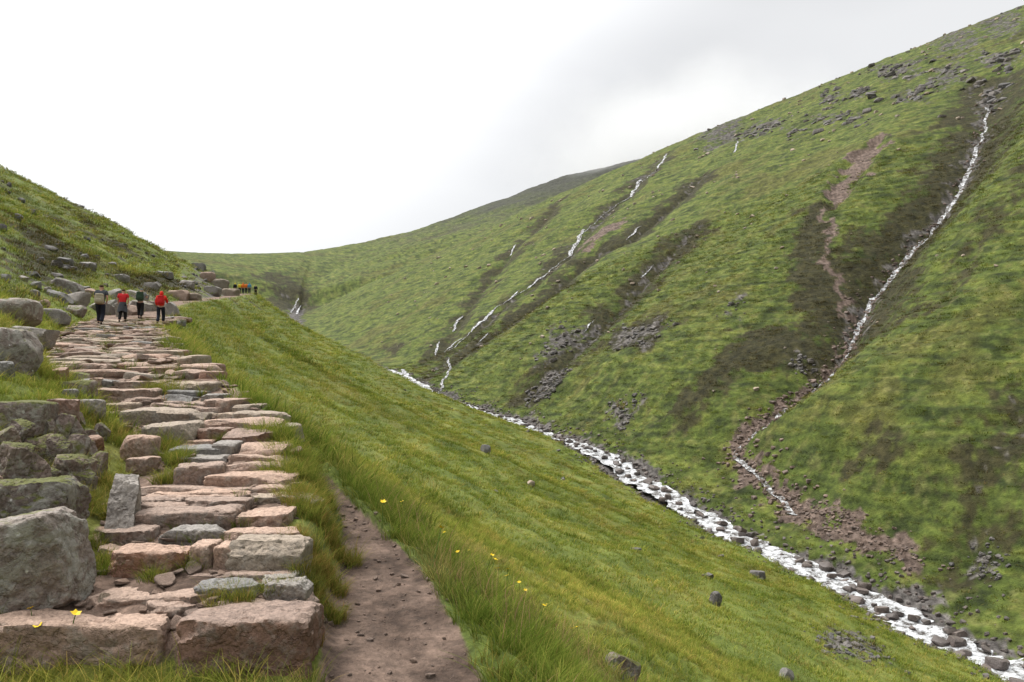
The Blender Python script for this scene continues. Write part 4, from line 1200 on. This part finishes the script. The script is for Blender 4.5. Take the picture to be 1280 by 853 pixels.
def skinned(name, verts, edges, radii, mat, parent, sub=2, root=0):
    """grow one continuous surface round a skeleton"""
    me = bpy.data.meshes.new(name)
    me.from_pydata(verts, edges, [])
    o = bpy.data.objects.new(name + "_tmp", me); COL.objects.link(o)
    o.modifiers.new("skin", 'SKIN').use_smooth_shade = True
    for i, r in enumerate(radii):
        sv = me.skin_vertices[0].data[i]
        sv.radius = r if isinstance(r, tuple) else (r, r)
        sv.use_root = i == root
    s = o.modifiers.new("sub", 'SUBSURF'); s.levels = sub; s.render_levels = sub
    dg = bpy.context.evaluated_depsgraph_get()
    out = bpy.data.meshes.new_from_object(o.evaluated_get(dg))
    bpy.data.objects.remove(o); bpy.data.meshes.remove(me)
    out.name = name
    for p in out.polygons: p.use_smooth = True
    out.materials.clear()
    return obj(name, out, mat, parent)

class Chain:
    def __init__(self): self.v, self.e, self.r = [], [], []
    def add(self, p, r, prev=None):
        self.v.append(tuple(p)); self.r.append(r)
        if prev is not None: self.e.append((prev, len(self.v) - 1))
        return len(self.v) - 1

def person(loc, rz, H, label, top, legs, head, stride=.25, lean=.12, arms=(.3, -.2), sleeves=True, detail=True, extra=None, bent=(.0, .0), group=None):
    P = empty("person", loc, rz)
    k = H / 1.75
    P.scale = (k, k, k)
    tag(P, label, "person", group)
    def up(z, y=0): return Vector((0, y + math.sin(lean) * max(z - .95, 0), .95 + math.cos(lean) * (z - .95) if z > .95 else z))
    pel, wai, che, nek = up(.95), up(1.12), up(1.33), up(1.50)
    hb, hm, ht = up(1.56, .01), up(1.65, .02), up(1.73, .01)
    sh = {s: up(1.43) + Vector((s * .19, 0, 0)) for s in (-1, 1)}
    J = {}
    for s, a, bn in ((-1, arms[0], bent[0]), (1, arms[1], bent[1])):
        el = sh[s] + Vector((s * .07, math.sin(a) * .27, -math.cos(a) * .27))
        f = a + .35 + bn
        wr = el + Vector((-s * .02 - s * .05 * bn, math.sin(f) * .25, -math.cos(f) * .25))
        J[s] = (el, wr, f)
    L = {}
    for s, st in ((-1, stride), (1, -stride)):
        hip = Vector((s * .095, 0, .90))
        if st > 0: kn = hip + Vector((s * .01, .30 * min(st * 2.4, 1), -.40)); an = kn + Vector((0, -.02, -.40 + .10 * st))
        else: kn = hip + Vector((s * .01, .02, -.43)); an = kn + Vector((0, st * .75, -.395))
        an.z = max(an.z, .085)
        L[s] = (hip, kn, an)
    sub = 2 if detail else 1
    # body: one surface from crown to toes
    c = Chain()
    i0 = c.add(pel, (.13, .10)); i1 = c.add(wai, (.125, .095), i0); i2 = c.add(che, (.15, .105), i1); i3 = c.add(nek, .055, i2)
    i4 = c.add(hb, (.075, .085), i3); i5 = c.add(hm, (.083, .10), i4); c.add(ht, (.055, .065), i5)
    if detail:
        c.add(hm + Vector((0, .115, -.02)), .014, i5)                        # nose
        for s in (-1, 1): c.add(hm + Vector((s * .092, -.005, -.015)), .016, i5)  # ears
    for s in (-1, 1):
        el, wr, f = J[s]
        a = c.add(sh[s], .062, i2); b = c.add(el, .043, a); d = c.add(wr, .028, b)
        dn = (wr - el).normalized()
        pm = c.add(wr + dn * .06, (.034, .018), d)
        if detail:
            sd = Vector((0, 1, 0)).cross(dn); sd = Vector((0, 1, 0)) if sd.length < .1 else dn.cross(Vector((s, 0, 0))).normalized()
            for q, ln in enumerate((.065, .078, .072, .055)):
                off = sd * (q - 1.5) * .017
                f1 = c.add(wr + dn * (.075 + ln * .5) + off * 1.3, .0085, pm)
                c.add(wr + dn * (.075 + ln * .9) + off * 1.35 + Vector((-s * .018, 0, 0)), .0075, f1)
            t1 = c.add(wr + dn * .055 + sd * .045, .0095, pm); c.add(wr + dn * .09 + sd * .058 + Vector((-s * .015, 0, 0)), .008, t1)
        else: c.add(wr + dn * .15, .014, pm)
        h, kn, an = L[s]
        a = c.add(h, .082, i0); b = c.add(kn, .052, a); d = c.add(an, .036, b); c.add(an + Vector((s * .01, .13, -.05)), .028, d)
    skinned("body", c.v, c.e, c.r, skin_mat, P, sub)
    # top
    c = Chain()
    i0 = c.add(up(.90), (.185, .150)); i1 = c.add(wai, (.185, .150), i0); i2 = c.add(che, (.205, .155), i1); c.add(up(1.475), (.085, .075), i2)
    for s in (-1, 1):
        el, wr, f = J[s]
        a = c.add(sh[s], .092, i2)
        if sleeves: b = c.add(el, .072, a); c.add(el.lerp(wr, .92), .056, b)
        else: c.add(sh[s].lerp(el, .62), .080, a)
    skinned("top", c.v, c.e, c.r, CL[top], P, sub)
    # trousers
    c = Chain()
    i0 = c.add(up(.97), (.155, .120))
    for s in (-1, 1):
        h, kn, an = L[s]
        a = c.add(h + Vector((s * .005, 0, -.05)), .118, i0); b = c.add(kn, .090, a); c.add(an + Vector((0, 0, .04)), .078, b)
    skinned("trousers", c.v, c.e, c.r, CL[legs], P, sub)
    for s in (-1, 1):
        h, kn, an = L[s]
        c = Chain()
        a = c.add(an + Vector((0, 0, .05)), .055); b = c.add(an + Vector((0, -.015, -.035)), .052, a); d = c.add(an + Vector((s * .01, .10, -.045)), .046, b); c.add(an + Vector((s * .012, .17, -.052)), .034, d)
        skinned("boot", c.v, c.e, c.r, CL['boot'], P, 1)
    # hair, cap or hood
    c = Chain()
    if head[0] == 'hood':
        a = c.add(nek, (.10, .085)); b = c.add(up(1.60, -.015), (.108, .112), a); d = c.add(up(1.69, -.005), (.100, .108), b); c.add(up(1.755), .05, d); nm = "hood"
    else:
        a = c.add(up(1.60, -.02), (.080, .070)); b = c.add(up(1.68, .0), (.093, .102), a); d = c.add(up(1.735, .01), (.075, .085), b)
        nm = "hair"
        if head[0] == 'cap': c.add(up(1.70, .13), (.07, .014), b); nm = "cap"
    skinned(nm, c.v, c.e, c.r, CL[head[1]], P, sub)
    if extra: extra(P, up)
    return P, up, k

def backpack(P, up, k, rz, loc, label, color, size=(.34, .20, .46), z=1.26, pocket=None, group=None):
    B = empty("backpack", loc, rz)
    B.scale = (k, k, k)
    tag(B, label, "backpack", group)
    c = up(z) + Vector((0, -.13 - size[1] / 2, 0))
    V, Fc = cube_grid(8)
    def blob(nm, ctr, dims, mat, bx=5.0):
        p = V * (1 / (np.abs(V) ** bx).sum(1) ** (1 / bx))[:, None]
        p = p * np.array(dims) / 2
        p[:, 1] *= 1 + .16 * np.cos(p[:, 2] / dims[2] * 3.1)
        p[:, 0] *= 1 - .12 * (p[:, 2] / dims[2])
        return obj(nm, mesh_from(nm, p + np.array(ctr), Fc), mat, B)
    blob("pack_body", c, size, CL[color])
    blob("lid", c + Vector((0, 0, size[2] * .48)), (size[0] * .9, size[1] * 1.0, .10), CL[color])
    blob("pocket", c + Vector((0, -size[1] * .55, -size[2] * .16)), (size[0] * .68, .09, size[2] * .42), CL[pocket or color])
    for s in (-1, 1):
        ch = Chain()
        a = ch.add(c + Vector((s * .10, size[1] * .4, size[2] * .42)), (.022, .012)); b = ch.add(up(1.50) + Vector((s * .11, .0, .03)), (.022, .012), a)
        d = ch.add(up(1.38) + Vector((s * .13, .135, 0)), (.022, .012), b); e = ch.add(up(1.15) + Vector((s * .15, .10, 0)), (.02, .012), d); ch.add(c + Vector((s * .13, size[1] * .4, -size[2] * .38)), (.02, .012), e)
        skinned("strap", ch.v, ch.e, ch.r, CL['black'], B, 1)
    return B

def tied_jacket(color):
    def f(P, up):
        n = 20; V, Fq = [], []
        for j, (z, r, ry) in enumerate(((1.05, .165, .135), (1.0, .178, .148), (.85, .200, .170), (.66, .225, .195), (.56, .235, .200))):
            for i in range(n):
                a = 2 * math.pi * i / n
                w = 1 + (.07 * math.sin(5 * a + j) if j > 1 else 0)
                V.append((r * w * math.cos(a), ry * w * math.sin(a), z + (.03 * math.sin(3 * a) if j == 4 else 0)))
        for j in range(4):
            for i in range(n):
                Fq.append((j * n + (i + 1) % n, j * n + i, (j + 1) * n + i, (j + 1) * n + (i + 1) % n))
        obj("tied_jacket", mesh_from("tied_jacket", np.array(V), np.array(Fq)), CL[color], P)
    return f

def stand(px, py, Y):
    dx, dz = ray(px, py)
    x = dx * Y
    return (float(x), Y, float(dz * Y))

def ground_at(px, Y):
    dx, _ = ray(px, 490)
    x = float(dx * Y)
    return (x, Y, float(height(np.array([x]), np.array([Y]))[0]) + .05)

LEAD = math.radians(14)
loc = ground_at(122, 32.4)
P_, up_, k_ = person(loc, LEAD, 1.68, "hiker in grey T-shirt and dark trousers with a beige pack at his waist", 'charcoal', 'navy', ('hair', 'brown'), .34, .14, (.35, -.25), False, bent=(.5, .9))
backpack(P_, up_, k_, LEAD, loc, "low-slung beige backpack on the hiker in the grey T-shirt", 'beige', (.36, .20, .38), 1.10)
loc = ground_at(150, 35.0)
person(loc, LEAD, 1.5, "hiker in a red T-shirt with a dark jacket tied round the waist", 'red', 'black', ('hair', 'brown'), -.22, .12, (.25, -.2), False, extra=tied_jacket('charcoal'))
loc = ground_at(172, 38.6)
P_, up_, k_ = person(loc, LEAD, 1.55, "hiker in grey top and black trousers stooping under a dark green backpack", 'grey', 'black', ('hair', 'grey'), .38, .36, (.5, .9), False, bent=(.4, .7))
backpack(P_, up_, k_, LEAD, loc, "dark green backpack on the stooping hiker", 'green', (.38, .22, .44), 1.24)
loc = ground_at(198, 33.2)
P_, up_, k_ = person(loc, LEAD, 1.42, "hooded hiker in a long scarlet jacket and navy trousers", 'scarlet', 'navy', ('hood', 'scarlet'), -.3, .2, (.3, .6), True, bent=(.2, .6))
backpack(P_, up_, k_, LEAD, loc, "red backpack on the hooded hiker in scarlet", 'red', (.32, .18, .42), 1.24)
FG = "distant hikers on the upper path"
for px, Y, top, legs, hd, lab in ((291, 122, 'black', 'black', ('hood', 'yellow'), "distant hiker in black with a yellow hood"), (297, 126, 'yellow', 'black', ('hair', 'brown'), "distant hiker in a yellow jacket beside the orange jackets"),
                                  (301, 124, 'orange', 'navy', ('hood', 'orange'), "distant hiker in an orange jacket on the upper path"), (305, 127, 'orange', 'black', ('hair', 'black'), "distant hiker in an orange jacket on the upper path"),
                                  (309, 125, 'blue', 'navy', ('hood', 'blue'), "distant hiker in a light blue jacket"), (317, 128, 'navy', 'black', ('hair', 'black'), "distant hiker in dark clothes walking ahead of the group")):
    person(ground_at(px, float(Y)), .2, 1.75, lab, top, legs, hd, .15, .05, (.2, -.2), True, False, group=FG)

# ================================================================== low cloud sitting on the far summit
def cloud_mesh():
    bm = bmesh.new()
    bmesh.ops.create_icosphere(bm, subdivisions=5, radius=1)
    P = np.array([v.co[:] for v in bm.verts])
    d = 1 + .10 * noise3(P, 1.6, 4.0) + .06 * noise3(P, 4.0, 9.0)
    P = P * d[:, None] * np.array([340, 280, 140])
    P[:, 2] = np.where(P[:, 2] < 0, P[:, 2] * .8, P[:, 2])
    for v, p in zip(bm.verts, P): v.co = p
    me = bpy.data.meshes.new("cloud"); bm.to_mesh(me); bm.free()
    for q in me.polygons: q.use_smooth = True
    return me
cm = bpy.data.materials.new("cloud_vapour"); cm.use_nodes = True
cm.node_tree.nodes.clear()
co_ = cm.node_tree.nodes.new("ShaderNodeOutputMaterial"); cv_ = cm.node_tree.nodes.new("ShaderNodeVolumePrincipled")
cv_.inputs["Color"].default_value = (.94, .943, .947, 1); cv_.inputs["Anisotropy"].default_value = .0
_n, _l = cm.node_tree.nodes, cm.node_tree.links
_tc = _n.new("ShaderNodeTexCoord"); _mp = _n.new("ShaderNodeMapping"); _mp.inputs[3].default_value = (1 / 330, 1 / 270, 1 / 140)
_l.new(_tc.outputs["Object"], _mp.inputs[0])
_ln = _n.new("ShaderNodeVectorMath"); _ln.operation = 'LENGTH'; _l.new(_mp.outputs[0], _ln.inputs[0])
_ns = _n.new("ShaderNodeTexNoise"); _ns.inputs["Scale"].default_value = .011; _ns.inputs["Detail"].default_value = 3; _l.new(_tc.outputs["Object"], _ns.inputs["Vector"])
_ad = _n.new("ShaderNodeMath"); _ad.operation = 'MULTIPLY_ADD'; _ad.inputs[1].default_value = .7; _l.new(_ns.outputs["Fac"], _ad.inputs[0]); _l.new(_ln.outputs["Value"], _ad.inputs[2])
_mr = _n.new("ShaderNodeMapRange"); _mr.interpolation_type = 'SMOOTHSTEP'
for i_, v_ in ((1, 1.22), (2, .45), (3, 0.0), (4, .011)): _mr.inputs[i_].default_value = v_
_l.new(_ad.outputs[0], _mr.inputs[0]); _l.new(_mr.outputs[0], cv_.inputs["Density"])
_l.new(cv_.outputs[0], co_.inputs["Volume"])
cl = obj("cloud", cloud_mesh(), cm)
cl.location = (255, 975, 282)
tag(cl, "pale low cloud hiding the summit at the head of the valley", "cloud", kind="stuff")
